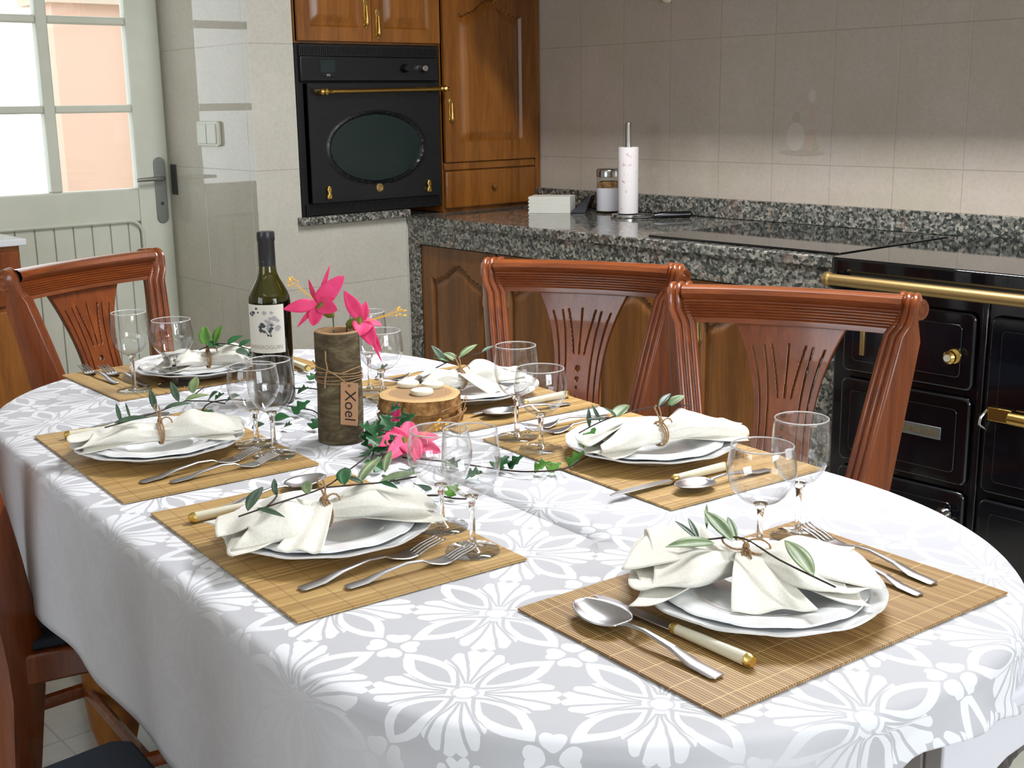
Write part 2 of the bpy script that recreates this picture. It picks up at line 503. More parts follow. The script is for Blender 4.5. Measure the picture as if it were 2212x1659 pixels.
# ================================================================ ROOM
XW, YB, YS, XD = -3.618, 3.27, 2.02, -4.24     # oven wall, counter wall, side wall, door wall
def sbox(name, boxes, mat):
    b = MB()
    for q in boxes: b.box(*q)
    return struct(b.build(name, mat, smooth=0))
sbox('floor', [((-4.4, -2.4, -0.08), (2.0, 3.4, 0.0))], MT['floor'])
sbox('ceiling', [((-4.4, -2.4, 2.56), (2.0, 3.4, 2.64))], MT['plaster'])
sbox('wall_back', [((-4.4, YB, 0), (2.0, YB + 0.1, 2.56))], MT['tile_back'])
sbox('wall_left', [((XD - 0.1, YS + 0.002, 0), (XW, YB, 0.897)), ((XD - 0.1, YS + 0.002, 0.897), (XW, 2.185, 2.56)), ((XD - 0.1, 2.185, 0.897), (XD, YB, 2.56))], MT['tile_left'])
sbox('wall_side', [((XD - 0.1, YS, 0), (XW, YS + 0.002, 2.56))], MT['tile_side'])
sbox('wall_door', [((XD - 0.1, -2.4, 0), (XD, 1.13, 2.56)), ((XD - 0.1, 1.13, 2.12), (XD, YS, 2.56))], MT['tile_left'])
sbox('wall_right', [((1.9, -2.4, 0), (2.0, 0.25, 2.56)), ((1.9, 1.85, 0), (2.0, 3.4, 2.56)), ((1.9, 0.25, 0), (2.0, 1.85, 0.95)), ((1.9, 0.25, 2.15), (2.0, 1.85, 2.56))], MT['plaster'])
sbox('wall_front', [((-4.4, -2.4, 0), (-2.35, -2.3, 2.56)), ((-0.65, -2.4, 0), (2.0, -2.3, 2.56)), ((-2.35, -2.4, 0), (-0.65, -2.3, 0.98)), ((-2.35, -2.4, 2.22), (-0.65, -2.3, 2.56))], MT['plaster'])
# windows (out of frame; they let the daylight in)
b = MB()
for y in (0.25, 1.02, 1.79): b.box((1.92, y, 0.95), (1.97, y + 0.06, 2.15))
for z in (0.95, 2.09): b.box((1.92, 0.25, z), (1.97, 1.85, z + 0.06))
w1 = struct(b.build('window_1', MT['door'], bevel=0.004))
MB().box((1.94, 0.30, 1.0), (1.946, 1.80, 2.1)).build('pane', MT['pane'], w1, smooth=0)
b = MB()
for x in (-2.35, -1.53, -0.71): b.box((x, -2.37, 0.98), (x + 0.06, -2.32, 2.22))
for z in (0.98, 2.16): b.box((-2.35, -2.37, z), (-0.65, -2.32, z + 0.06))
w2 = struct(b.build('window_2', MT['door'], bevel=0.004))
MB().box((-2.3, -2.346, 1.03), (-0.7, -2.34, 2.17)).build('pane', MT['pane'], w2, smooth=0)

# door with six-pane glazing
XF = XD            # room face of the door
d = MB()
yl, yr = 1.185, 2.012
th = 0.045
def dbox(y0, z0, y1, z1, dx=0.0, dpt=th): d.box((XF - dpt + dx, y0, z0), (XF + dx, y1, z1))
dbox(yl, 0.01, yl + 0.12, 2.11); dbox(yr - 0.122, 0.01, yr, 2.11)
YA, YB2 = yl + 0.1195, yr - 0.1215
dbox(YA, 0.895, YB2, 1.015); dbox(YA, 1.995, YB2, 2.11); dbox(YA, 0.01, YB2, 0.17)
dbox(1.577, 1.0145, 1.617, 1.9955)
for z in (1.295, 1.592, 1.888):
    dbox(YA, z - 0.0135, 1.5775, z + 0.0135, -0.004, 0.036); dbox(1.6165, z - 0.0135, YB2, z + 0.0135, -0.004, 0.036)
door = struct(d.build('door_1', MT['door'], smooth=0, bevel=0.006))
p = MB()
y = yl + 0.12
while y < yr - 0.125:
    y2 = min(y + 0.0675, yr - 0.122)
    p.box((XF - 0.034, y + 0.0022, 0.16), (XF - 0.012, y2 - 0.0022, 0.90)); y = y2
p.box((XF - 0.036, yl + 0.1, 0.16), (XF - 0.02, yr - 0.1, 0.9))
p.build('panel', MT['door'], door, smooth=0, bevel=0.003)
# moulding of the lower panel with a rounded corner
def mould(y0, z0, y1, z1, r=0.05):
    pts = []
    for (cy, cz, a0) in ((y1 - r, z1 - r, 0), (y0 + r, z1 - r, 90)):
        for k in range(7):
            a = radians(a0 + 15 * k); pts.append((XF, cy + r * cos(a), cz + r * sin(a)))
    return [(XF, y1, z0)] + pts + [(XF, y0, z0)]
MB().tube(mould(yl + 0.115, 0.17, yr - 0.118, 0.90), 0.006, 6).build('moulding', MT['door'], door)
MB().box((XF - 0.026, yl + 0.1, 1.0), (XF - 0.022, yr - 0.1, 2.0)).build('pane', MT['pane'], door, smooth=0)
h = MB()
outl = [(1.952, 0.905)] + [(1.9735 + 0.0215 * cos(radians(a)), 0.905 + 0.0215 * sin(radians(a))) for a in range(180, 361, 20)] + [(1.9735 + 0.0215 * cos(radians(a)), 1.100 + 0.0215 * sin(radians(a))) for a in range(0, 181, 20)]
h.prism([(q[0], q[1]) for q in outl[1:]], XF, XF + 0.007, 'X')
h.build('handle_plate', MT['steel_dark'], door, bevel=0.002)
MB().tube([(XF + 0.005, 1.974, 1.046), (XF + 0.03, 1.974, 1.046), (XF + 0.045, 1.962, 1.046), (XF + 0.048, 1.93, 1.047), (XF + 0.046, 1.865, 1.045)], [0.009, 0.009, 0.009, 0.008, 0.006], 10).build('handle', MT['steel_dark'], door)
MB().lathe([(0, 0.0085), (0.006, 0.0085), (0.007, 0.006)], 16, (0, 0, 0), 'X').build('keyhole', MT['lockplate'], door).location = (XF, 1.974, 0.955)
fr = MB()
fr.box((XD - 0.1, 1.13, 0), (XD + 0.012, yl - 0.004, 2.12)); fr.box((XD - 0.1, 1.13, 2.112), (XD + 0.012, YS - 0.001, 2.17))
struct(fr.build('trim_1', MT['door'], bevel=0.004))
sp_ = MB().box((XD + 0.002, YS - 0.0045, 0.985), (XD + 0.045, YS - 0.0005, 1.095))
tag(sp_.build('lock_strike', MT['lockplate'], bevel=0.0015), 'dark metal lock strike plate on the tiled jamb beside the glazed door', 'strike plate')
# outdoors
sbox('ground', [((-9.5, -2, -0.1), (-4.36, 7, -0.02))], MT['paving'])
nb = thing('garden_wall', 'salmon rendered wall seen outside through the right panes of the glazed door', 'wall', (-7.0, 2.86, 0))
MB().box((-0.15, -0.22, -0.02), (0.15, 0.20, 1.86)).build('pillar', MT['salmon'], nb, smooth=0)
MB().box((-0.22, -0.27, 1.86), (0.22, 0.24, 1.98)).build('coping', MT['paving'], nb, smooth=0)
gp = MB().box((-0.06, -0.07, 0), (0.06, 0.07, 2.6))
g_ = gp.build('garden_post', MT['out_white'], bevel=0.005); g_.location = (-6.8, 3.17, -0.02)
tag(g_, 'white outdoor post beside the salmon wall beyond the door glass', 'post')

# light switch on the side wall
sw = thing('light_switch', 'cream double rocker light switch on the glossy tiled wall by the door', 'light switch', (-3.915, YS, 1.206))
def rr(w, h_, r, n=5):
    o = []
    for cx, cy, a0 in ((w - r, h_ - r, 0), (-w + r, h_ - r, 90), (-w + r, -h_ + r, 180), (w - r, -h_ + r, 270)):
        for k in range(n + 1):
            a = radians(a0 + 90 * k / n); o.append((cx + r * cos(a), cy + r * sin(a)))
    return o
MB().prism(rr(0.079, 0.042, 0.012), -0.012, -0.0005, 'Y').build('frame', MT['switch'], sw, bevel=0.002)
for dx in (-0.0325, 0.0325):
    k = MB().prism(rr(0.030, 0.033, 0.004), -0.017, -0.012, 'Y').build('rocker', MT['switch'], sw, bevel=0.0015); k.location = (dx, 0, 0)

# ================================================================ tall units
def arch_door(w, h_, mat, arch=0.04, frame=0.062, t=0.02, nx=50, nz=70, rise=True):
    """raised panel door in the local x,z plane (front at -y), from 0,0 to w,h"""
    xs = [w * i / nx for i in range(nx + 1)]; zs = [h_ * j / nz for j in range(nz + 1)]
    a = w / 2 - frame
    def top(x):
        q = min(1.0, abs(x - w / 2) / a)
        if not rise: return h_ - frame
        return h_ - frame - arch + (arch * (0.5 + 0.5 * cos(pi * min(1, q / 0.72)))) - (0.012 * sin(pi * max(0, (q - 0.72) / 0.28)) if q > 0.72 else 0)
    def dep(x, z):
        s = min(a - abs(x - w / 2), z - frame, top(x) - z)
        if s <= 0: return 0.0
        if s < 0.007: return 0.011
        if s < 0.034: return 0.011 - 0.010 * (s - 0.007) / 0.027
        return 0.001
    b = MB()
    vs = [(x, -t + dep(x, z), z) for x in xs for z in zs]
    fs = [(i * (nz + 1) + j, (i + 1) * (nz + 1) + j, (i + 1) * (nz + 1) + j + 1, i * (nz + 1) + j + 1) for i in range(nx) for j in range(nz)]
    b.add(vs, fs)
    b.box((0, -t + 0.0121, 0), (w, 0, h_))
    for (p0, p1) in (((0, -t, 0), (0.0001, 0, h_)), ((w - .0001, -t, 0), (w, 0, h_)), ((0, -t, 0), (w, 0, .0001)), ((0, -t, h_ - .0001), (w, 0, h_))): b.box(p0, p1)
    return b
def drop_handle(parent, x, y, z, mat, L=0.085):
    """brass plate with a hanging drop, front at -y"""
    b = MB().prism([(0.010 * sx * f, zz) for sx in (1,) for f, zz in ((0.2, L / 2), (1.0, L / 2 - 0.012), (0.55, L / 2 - 0.025), (0.7, 0), (0.55, -L / 2 + 0.02), (1.0, -L / 2 + 0.012), (0.2, -L / 2))] + [(-0.010 * f, zz) for f, zz in ((0.2, -L / 2), (1.0, -L / 2 + 0.012), (0.55, -L / 2 + 0.02), (0.7, 0), (0.55, L / 2 - 0.025), (1.0, L / 2 - 0.012), (0.2, L / 2))], -0.004, 0, 'Y')
    h1 = b.build('handle', mat, parent, bevel=0.001)
    h1.location = (x, y, z)
    k = MB().lathe([(0, 0.03), (0.003, 0.03), (0.0035, 0.01), (0.0075, -0.022), (0.008, -0.030), (0.004, -0.038), (0, -0.040)], 14)
    k2 = k.build('drop', mat, h1); k2.location = (0, -0.011, -0.004)
    return h1
Rz90 = pi / 2     # local -y (front) faces +x
oc = thing('oven_cupboard', 'chestnut wall cupboard with two arched doors above the black oven', 'cupboard', (XW, 2.188, 1.497), Rz90)
MB().box((0, 0.0, 0), (0.598, 0.5, 0.72)).box((-0.0, -0.001, 0.0), (0.598, 0.0, 0.008)).build('carcass', MT['chestnut'], oc, smooth=0)
for k in range(2):
    dd = arch_door(0.292, 0.60, MT['chestnut'], frame=0.05, nx=42, nz=80).build('door', MT['chestnut'], oc, smooth=25)
    dd.location = (0.006 + 0.294 * k, -0.001, 0.008)
    drop_handle(dd, 0.268 if k == 0 else 0.022, -0.02, 0.092 if k == 0 else 0.060, MT['brass'], 0.1)
# dark shadow-gap panel on the left of the oven column, carries the oven
ov = thing('built_in_oven', 'black built-in oven with brass rail handle and oval window', 'oven', (XW, 2.188, 0.927), Rz90)
MB().box((0, 0.0, 0), (0.598, 0.5, 0.568)).build('housing', MT['oven_trim'], ov, smooth=0)
for z in (0.004, 0.530):
    b = MB().box((0.012, -0.010, z), (0.586, 0, z + 0.034))
    for k in range(70): b.box((0.018 + k * 0.0081, -0.013, z + 0.004), (0.0215 + k * 0.0081, -0.0095, z + 0.03))
    b.build('vent_grille', MT['oven_trim'], ov, smooth=0)
cp = MB().box((0.012, -0.016, 0.447), (0.586, 0, 0.528)).build('control_panel', MT['oven_black'], ov, bevel=0.003)
for kx in (0.432, 0.510):
    kn = MB().lathe([(0, -0.026), (0.010, -0.026), (0.013, -0.022), (0.015, 0.0)], 20, ax='Y').build('knob', MT['chrome'] if kx > 0.5 else MT['black_plastic'], cp); kn.location = (kx, -0.016, 0.491)
dk = MB().box((0.088, -0.0175, 0.475), (0.146, -0.016, 0.516)).build('display', MT['oven_glass'], cp, smooth=0)
for q in range(3):
    bb = MB().box((0, -0.004, 0), (0.015, 0, 0.008)).build('button', MT['steel_dark'] if q == 1 else MT['black_plastic'], cp, bevel=0.001); bb.location = (0.092 + q * 0.0185, -0.016, 0.463)
dr = MB()
NX, NZ = 90, 80
def ovdep(x, z):
    e = sqrt(((x - 0.298) / 0.197) ** 2 + ((z - 0.222) / 0.118) ** 2)
    if e > 1.06: return 0
    if e > 0.97: return -0.004 * sin((1.06 - e) / 0.09 * pi)
    return 0.006
vs = [(0.026 + 0.548 * i / NX, -0.030 + ovdep(0.026 + 0.548 * i / NX, 0.044 + 0.396 * j / NZ), 0.044 + 0.396 * j / NZ) for i in range(NX + 1) for j in range(NZ + 1)]
dr.add(vs, [(i * (NZ + 1) + j, (i + 1) * (NZ + 1) + j, (i + 1) * (NZ + 1) + j + 1, i * (NZ + 1) + j + 1) for i in range(NX) for j in range(NZ)])
dr.box((0.026, -0.0239, 0.044), (0.574, -0.001, 0.44))
for (p0, p1) in (((0.026, -0.03, 0.044), (0.0262, -0.001, 0.44)), ((0.5738, -0.03, 0.044), (0.574, -0.001, 0.44)), ((0.026, -0.03, 0.044), (0.574, -0.001, 0.0442)), ((0.026, -0.03, 0.4398), (0.574, -0.001, 0.44))): dr.box(p0, p1)
odr = dr.build('door', MT['oven_black'], ov, smooth=30)
g = MB().prism([(0.298 + 0.190 * cos(2 * pi * k / 64), 0.222 + 0.113 * sin(2 * pi * k / 64)) for k in range(64)], -0.0262, -0.0242, 'Y').build('window', MT['oven_glass'], odr, smooth=30)
hb = MB()
hb.tube([(0.075, -0.062, 0.412), (0.595, -0.062, 0.420)], 0.0075, 14)
hb.lathe([(0, -0.02), (0.008, -0.02), (0.012, -0.012), (0.008, -0.004), (0.013, 0.004), (0.008, 0.012), (0.009, 0.03)], 16, (0.075, -0.062, 0.412), 'X')
hb.lathe([(0.008, -0.02), (0.011, -0.012), (0.008, -0.004), (0.012, 0.004), (0.008, 0.012), (0, 0.012)], 16, (0.575, -0.062, 0.4197), 'X')
for x_ in (0.072, 0.528): hb.tube([(x_, -0.028, 0.410 + (x_ > .3) * .008), (x_, -0.062, 0.412 + (x_ > .3) * .007)], [0.012, 0.008], 12)
hb.build('handle', MT['brass'], odr)
for x_ in (0.087, 0.512):
    hg = MB().prism([(-0.009, 0), (0.011, 0), (0.0095, 0.012), (0.006, 0.018), (0.009, 0.032), (0.004, 0.045), (-0.004, 0.045), (-0.008, 0.032), (-0.004, 0.018), (-0.009, 0.010)], -0.012, 0, 'Y').build('hinge_ornament', MT['brass'], odr, bevel=0.0025); hg.location = (x_, -0.03, 0.056)
em = MB().lathe([(0, -0.003), (0.008, -0.003), (0.010, -0.005), (0.0145, -0.004), (0.0155, 0)], 24, ax='Y').build('emblem', MT['brass_dull'], odr); em.location = (0.300, -0.03, 0.083)

tc_ = thing('tall_cabinet', 'tall chestnut cabinet with an arched door and drawer in the corner', 'cabinet', (XW, 2.790, 0.902), Rz90)
MB().box((0, 0.0, 0), (0.465, 0.5, 1.32)).box((0.452, -0.012, 0.0), (0.478, 0.5, 1.32)).build('carcass', MT['chestnut'], tc_, smooth=0)
dd = arch_door(0.444, 0.475, MT['chestnut'], arch=0.05, frame=0.072, nx=60, nz=60).build('door', MT['chestnut'], tc_, smooth=25); dd.location = (0.004, -0.001, 0.838)
dd = arch_door(0.444, 0.652, MT['chestnut'], arch=0.05, frame=0.072, nx=64, nz=100).build('door', MT['chestnut'], tc_, smooth=25); dd.location = (0.004, -0.001, 0.182)
drop_handle(dd, 0.026, -0.02, 0.185, MT['brass'], 0.09)
MB().box((0.004, -0.012, 0.152), (0.448, 0, 0.180)).build('rail', MT['chestnut'], tc_, bevel=0.003)
dw = MB().box((0.004, -0.019, 0.012), (0.448, 0, 0.148)).build('drawer', MT['chestnut'], tc_, bevel=0.006)
MB().lathe([(0, -0.02), (0.010, -0.018), (0.012, -0.012), (0.005, -0.006), (0.006, 0)], 16, ax='Y').build('knob', MT['chestnut_low'], dw).location = (0.228, -0.019, 0.085)
sl = MB().box((0, 0, 0), (0.058, 0.455, 0.0275)).build('oven_shelf', MT['granite_edge'], bevel=0.004)
sl.location = (XW - 0.03, 2.168, 0.898)
tag(sl, 'narrow speckled granite shelf edge under the built-in oven', 'shelf')

# ================================================================ counter
YF = 2.626
wt = thing('granite_worktop', 'polished grey speckled granite worktop with backsplash along the tiled wall', 'worktop', (0, 0, 0))
MB().box((XW + 0.001, YF - 0.006, 0.872), (-1.786, YB - 0.001, 0.902)).build('slab', MT['granite'], wt, bevel=0.004)
MB().box((XW + 0.001, 3.245, 0.9025), (1.2, YB - 0.001, 0.967)).build('backsplash', MT['granite_edge'], wt, bevel=0.003)
MB().box((XW + 0.001, YF, 0.802), (-1.776, YF + 0.03, 0.8715)).box((XW + 0.001, YF, 0.0), (-3.563, YF + 0.03, 0.802)).box((-1.868, YF, 0), (-1.776, YF + 0.03, 0.802)).box((-1.806, YF + 0.03, 0), (-1.776, YB - 0.001, 0.8715)).build('facing', MT['granite_edge'], wt, smooth=0)
hobo = MB().box((-2.46, 2.655, 0.9025), (-1.80, 3.175, 0.909)).build('hob', MT['hob'], bevel=0.002)
tag(hobo, 'flat black glass hob set on the granite worktop left of the range', 'hob')
xs = [-3.560, -3.140, -2.715, -2.290, -1.870]
for c in range(2):
    bc = thing('base_cabinet', ['chestnut base cabinet under the worktop, at the oven end', 'chestnut base cabinet under the worktop, next to the black range'][c], 'cabinet', (xs[2 * c], YF + 0.034, 0.08), 0, 'base cabinets')
    W = xs[2 * c + 2] - xs[2 * c]
    MB().box((0, 0, 0), (W, 0.56, 0.72)).box((0, 0.03, -0.08), (W, 0.5, 0)).build('carcass', MT['chestnut_low'], bc, smooth=0)
    for k in range(2):
        w_ = xs[2 * c + k + 1] - xs[2 * c + k] - 0.004
        dd = arch_door(w_, 0.715, MT['chestnut_low'], arch=0.05, frame=0.06, nx=60, nz=100).build('door', MT['chestnut_low'], bc, smooth=25); dd.location = (0.002 + k * (w_ + 0.004), -0.001, 0.002)
        drop_handle(dd, (w_ - 0.05) if k == 0 else 0.05, -0.02, 0.575, MT['brass_dull'], 0.085)

# items on the counter
nbx = thing('napkin_holder', 'dark holder with a thick stack of white paper napkins by the cabinet', 'napkin holder', (-3.30, 3.055, 0.902), 0.62)
stk = MB()
for k in range(14): stk.box((-0.085 + 0.002 * (k % 3), -0.05, 0.0005 + k * 0.0042), (0.070, 0.052 - 0.0015 * (k % 2), 0.0042 + k * 0.0042))
stk.build('paper_stack', MT['paper'], nbx, smooth=0)
MB().prism([(0.0, 0), (0.055, 0), (0.075, 0.062), (0.068, 0.066), (0.0, 0.004)], -0.052, 0.054, 'Y').build('holder', MT['black_plastic'], nbx, bevel=0.002).location = (0.072, 0, 0)
jr = thing('storage_jar', 'glass jar with steel lid, white label and brown contents beside the paper towel', 'jar', (-3.132, 3.17, 0.902))
MB().lathe([(0, 0), (0.042, 0), (0.044, 0.004), (0.044, 0.126), (0.040, 0.132)], 36).build('glass_body', MT['jar_glass'], jr)
MB().lathe([(0, 0.004), (0.0395, 0.004), (0.0395, 0.104), (0.03, 0.112), (0.0, 0.106)], 30, wob=lambda a, h: 1 + 0.03 * sin(5 * a + 60 * h)).build('contents', MT['cork'], jr)
MB().lathe([(0.0446, 0.008), (0.0448, 0.009), (0.0448, 0.088), (0.0446, 0.089)], 36).build('paper_label', M('jar_label', lin(214, 214, 222), 0.7).m, jr)
MB().lathe([(0, 0.157), (0.040, 0.157), (0.044, 0.154), (0.0455, 0.15), (0.0455, 0.128), (0.043, 0.127)], 36).build('lid', MT['chrome'], jr)
tw = thing('paper_towel_holder', 'steel upright holder with a narrow printed paper towel roll', 'paper towel holder', (-2.955, 3.085, 0.902))
MB().lathe([(0, 0), (0.058, 0), (0.060, 0.003), (0.058, 0.010), (0.012, 0.012), (0, 0.012)], 36).build('base', MT['chrome'], tw)
MB().lathe([(0, 0.32), (0.009, 0.319), (0.011, 0.313), (0.011, 0.012), (0, 0.012)], 16).build('rod', MT['chrome'], tw)
MB().lathe([(0.018, 0.0135), (0.0345, 0.0135), (0.035, 0.016), (0.035, 0.235), (0.034, 0.238), (0.018, 0.238), (0.018, 0.0135)], 36).build('roll', MT['towel'], tw)
lt = thing('kitchen_lighter', 'slim black kitchen lighter lying on the worktop near the hob', 'lighter', (-2.815, 3.10, 0.902), 1.0)
MB().tube([(-0.10, 0, 0.006), (-0.03, 0, 0.007), (-0.02, 0, 0.011)], [0.004, 0.004, 0.008], 10).build('nozzle', MT['black_plastic'], lt)
MB().tube([(-0.025, 0, 0.011), (0.0, 0, 0.0135), (0.06, 0, 0.0135), (0.10, 0, 0.0135), (0.108, 0, 0.012)], [0.008, 0.0125, 0.012, 0.013, 0.006], 12).build('grip', MT['black_plastic'], lt)

# faint printed tile picture: a plate and jug motif on one tile
dec = MB()
def blob(cx, cz, rx, rz, k=0, n=20): dec.prism([(cx + rx * cos(2 * pi * i / n), cz + rz * sin(2 * pi * i / n)) for i in range(n)], YB - 0.0006 - 0.0001 * k, YB - 0.0002, 'Y', mi=k)
blob(-2.375, 1.125, 0.085, 0.010, 0); blob(-2.40, 1.175, 0.035, 0.045, 1); blob(-2.40, 1.235, 0.016, 0.018, 0)
blob(-2.345, 1.165, 0.022, 0.034, 2); blob(-2.343, 1.30, 0.014, 0.022, 1); blob(-2.345, 1.245, 0.010, 0.030, 2); blob(-2.325, 1.145, 0.014, 0.010, 3)
dpm = [M('tile_print%d' % i, c, 0.2).m for i, c in enumerate((lin(176, 166, 152), lin(198, 190, 180), lin(190, 172, 158), lin(176, 174, 150)))]
pr_ = dec.build('tile_picture', dpm, smooth=0)
tag(pr_, 'faint printed jug and fruit picture on one tile above the worktop', 'tile picture')
hk = MB().lathe([(0, 0), (0.016, 0), (0.02, -0.006), (0.017, -0.016), (0.0, -0.02)], 20, ax='Y').build('wall_ornament', MT['ivory'])
hk.location = (-2.945, YB - 0.0005, 1.637)
tag(hk, 'small cream round wall hook high on the tiles, cut by the top edge', 'wall hook')

# unseen cupboards above the frame, added to block lamp light from the upper tiles
for k in range(4):
    wc = thing('shade_cupboard', 'unseen chestnut cupboard added to shade the tiled wall, number %s from the corner' % ['one', 'two', 'three', 'four'][k], 'cupboard', (-3.10 + 0.62 * k, 2.75, 1.74), 0, 'added shading cupboards')
    MB().box((0, 0, 0), (0.61, YB - 2.75 - 0.001, 0.75)).build('carcass', MT['chestnut'], wc, smooth=0)
    dd = arch_door(0.602, 0.742, MT['chestnut'], nx=30, nz=40).build('door', MT['chestnut'], wc, smooth=25); dd.location = (0.004, -0.001, 0.004)

# ================================================================ range
st = thing('kitchen_range', 'black enamel range cooker with brass rail, knobs and nameplate', 'range cooker', (-1.772, 2.604, 0))
MB().box((0, 0, 0.05), (0.95, 0.636, 0.868)).box((0.02, 0.03, 0), (0.93, 0.6, 0.05)).build('body', MT['enamel'], st, bevel=0.006)
tp = MB().prism([(0.0, 0.636)] + [(0.0 + 0.03 - 0.03 * cos(radians(a)), -0.045 + 0.03 - 0.03 * sin(radians(a))) for a in range(0, 91, 15)] + [(0.95, -0.045), (0.95, 0.636)], 0.869, 0.911, 'Z')
tp.build('top_plate', MT['hob'], st, bevel=0.006)
rl = MB().tube([(0.028, -0.082, 0.862), (0.95, -0.082, 0.862)], 0.0145, 18)
rl.lathe([(0, -0.012), (0.014, -0.012), (0.018, -0.006), (0.018, 0.004), (0.0145, 0.008)], 18, (0.032, -0.082, 0.862), 'X')
rl.build('towel_rail', MT['brass_dull'], st)
for x_ in (0.03, 0.93): MB().tube([(x_, 0.0, 0.835), (x_, -0.05, 0.85), (x_, -0.082, 0.862)], [0.022, 0.018, 0.018], 12).build('rail_bracket', MT['enamel'], st)
def sdoor(x0, z0, x1, z1, nm='door', t=0.014):
    dd = MB().prism(rr((x1 - x0) / 2, (z1 - z0) / 2, 0.018), -t, -0.0005, 'Y').build(nm, MT['enamel'], st, bevel=0.006)
    dd.location = ((x0 + x1) / 2, 0, (z0 + z1) / 2)
    iw, ih = (x1 - x0) / 2 - 0.03, (z1 - z0) / 2 - 0.03
    MB().prism(rr(iw, ih, 0.012), -t - 0.004, -t, 'Y').build('panel', MT['enamel'], dd, bevel=0.004)
    return dd
d1_ = sdoor(0.035, 0.625, 0.385, 0.81)
kb = MB().lathe([(0, -0.032), (0.010, -0.032), (0.0155, -0.026), (0.0155, -0.018), (0.008, -0.010), (0.017, -0.004), (0.018, 0)], 22, ax='Y').build('knob', MT['brass'], d1_)
kb.location = (0.130, -0.018, -0.012)
MB().lathe([(0, -0.034), (0.0085, -0.034), (0.0085, -0.031), (0, -0.031)], 16, ax='Y').build('knob_cap', MT['ivory'], kb)
MB().box((-0.006, -0.006, -0.033), (0.006, 0, 0.033)).build('slider', MT['brass_dull'], d1_, bevel=0.001).location = (-0.114, -0.018, -0.012)
d2_ = sdoor(0.035, 0.395, 0.385, 0.61)
npl = MB().box((-0.063, -0.003, -0.015), (0.063, 0, 0.015)).build('nameplate', MT['steel_dark'], d2_, bevel=0.001)
npl.location = (0.046, -0.018, 0.012)
def text_mesh(txt, size, name, mat, parent, depth=0.0004):
    cu = bpy.data.curves.new(name, 'FONT'); cu.body = txt; cu.size = size; cu.align_x = 'CENTER'; cu.align_y = 'CENTER'; cu.extrude = depth
    o = bpy.data.objects.new(name, cu); COL.objects.link(o)
    dg = bpy.context.evaluated_depsgraph_get()
    me = bpy.data.meshes.new_from_object(o.evaluated_get(dg))
    bpy.data.objects.remove(o)
    me.materials.clear(); me.materials.append(mat)
    q = bpy.data.objects.new(name, me); COL.objects.link(q)
    if parent: q.parent = parent
    return q
tx = text_mesh('CORZADA', 0.021, 'lettering', MT['brass_dull'], npl); tx.location = (0, -0.0035, 0); tx.rotation_euler = (pi / 2, 0, 0)
d3_ = sdoor(0.035, 0.10, 0.385, 0.38)
MB().lathe([(0, -0.030), (0.016, -0.028), (0.02, -0.018), (0.010, -0.008), (0.014, 0)], 20, ax='Y').build('knob', MT['chrome'], d3_).location = (0.135, -0.018, 0.082)
MB().box((0.395, -0.008, 0.06), (0.410, 0, 0.85)).build('divider', MT['enamel'], st, bevel=0.003)
d4_ = sdoor(0.42, 0.395, 0.93, 0.81); d5_ = sdoor(0.42, 0.10, 0.93, 0.38)
lc = MB().box((-0.005, -0.014, -0.016), (0.05, 0, 0.016)).tube([(0.05, -0.02, 0), (0.12, -0.024, 0)], 0.015, 14)
lc.build('latch', MT['brass'], d4_, bevel=0.002).location = (-0.235, -0.014, -0.015)
MB().tube([(0, -0.014, 0.020), (-0.006, -0.03, 0.004), (-0.006, -0.034, -0.012), (0, -0.014, -0.026)], 0.0035, 8).build('hook', MT['chrome'], d4_).location = (-0.248, 0, -0.030)

# small marble-topped cabinet at the left edge
mc = thing('side_cabinet', 'small reddish wooden cabinet with a white marble top beside the door', 'cabinet', (-3.865, 1.335, 0), Rz90)
MB().box((-0.45, 0.015, 0), (-0.012, 0.31, 0.885)).build('body', MT['table_wood'], mc, smooth=0)
MB().box((-0.44, 0.0, 0.70), (-0.022, 0.015, 0.87)).build('drawer', MT['cherry'], mc, bevel=0.004)
MB().box((-0.44, 0.0, 0.05), (-0.022, 0.015, 0.685)).build('door', MT['table_wood'], mc, bevel=0.004)
MB().box((-0.46, -0.012, 0.886), (0.004, 0.32, 0.906)).build('marble_top', MT['marble'], mc, bevel=0.003)

# ceiling lamps
for (x_, y_), lb in zip(((-1.55, 2.13), (-0.6, -0.9)), ('long ceiling lamp above the far side of the table', 'long ceiling lamp near the window behind the camera')):
    cl = thing('ceiling_lamp', lb, 'lamp', (x_, y_, 2.46), 0, 'ceiling lamps')
    MB().box((-0.70, -0.10, 0.0), (0.70, 0.10, 0.0995)).build('housing', MT['plaster'], cl, bevel=0.01)
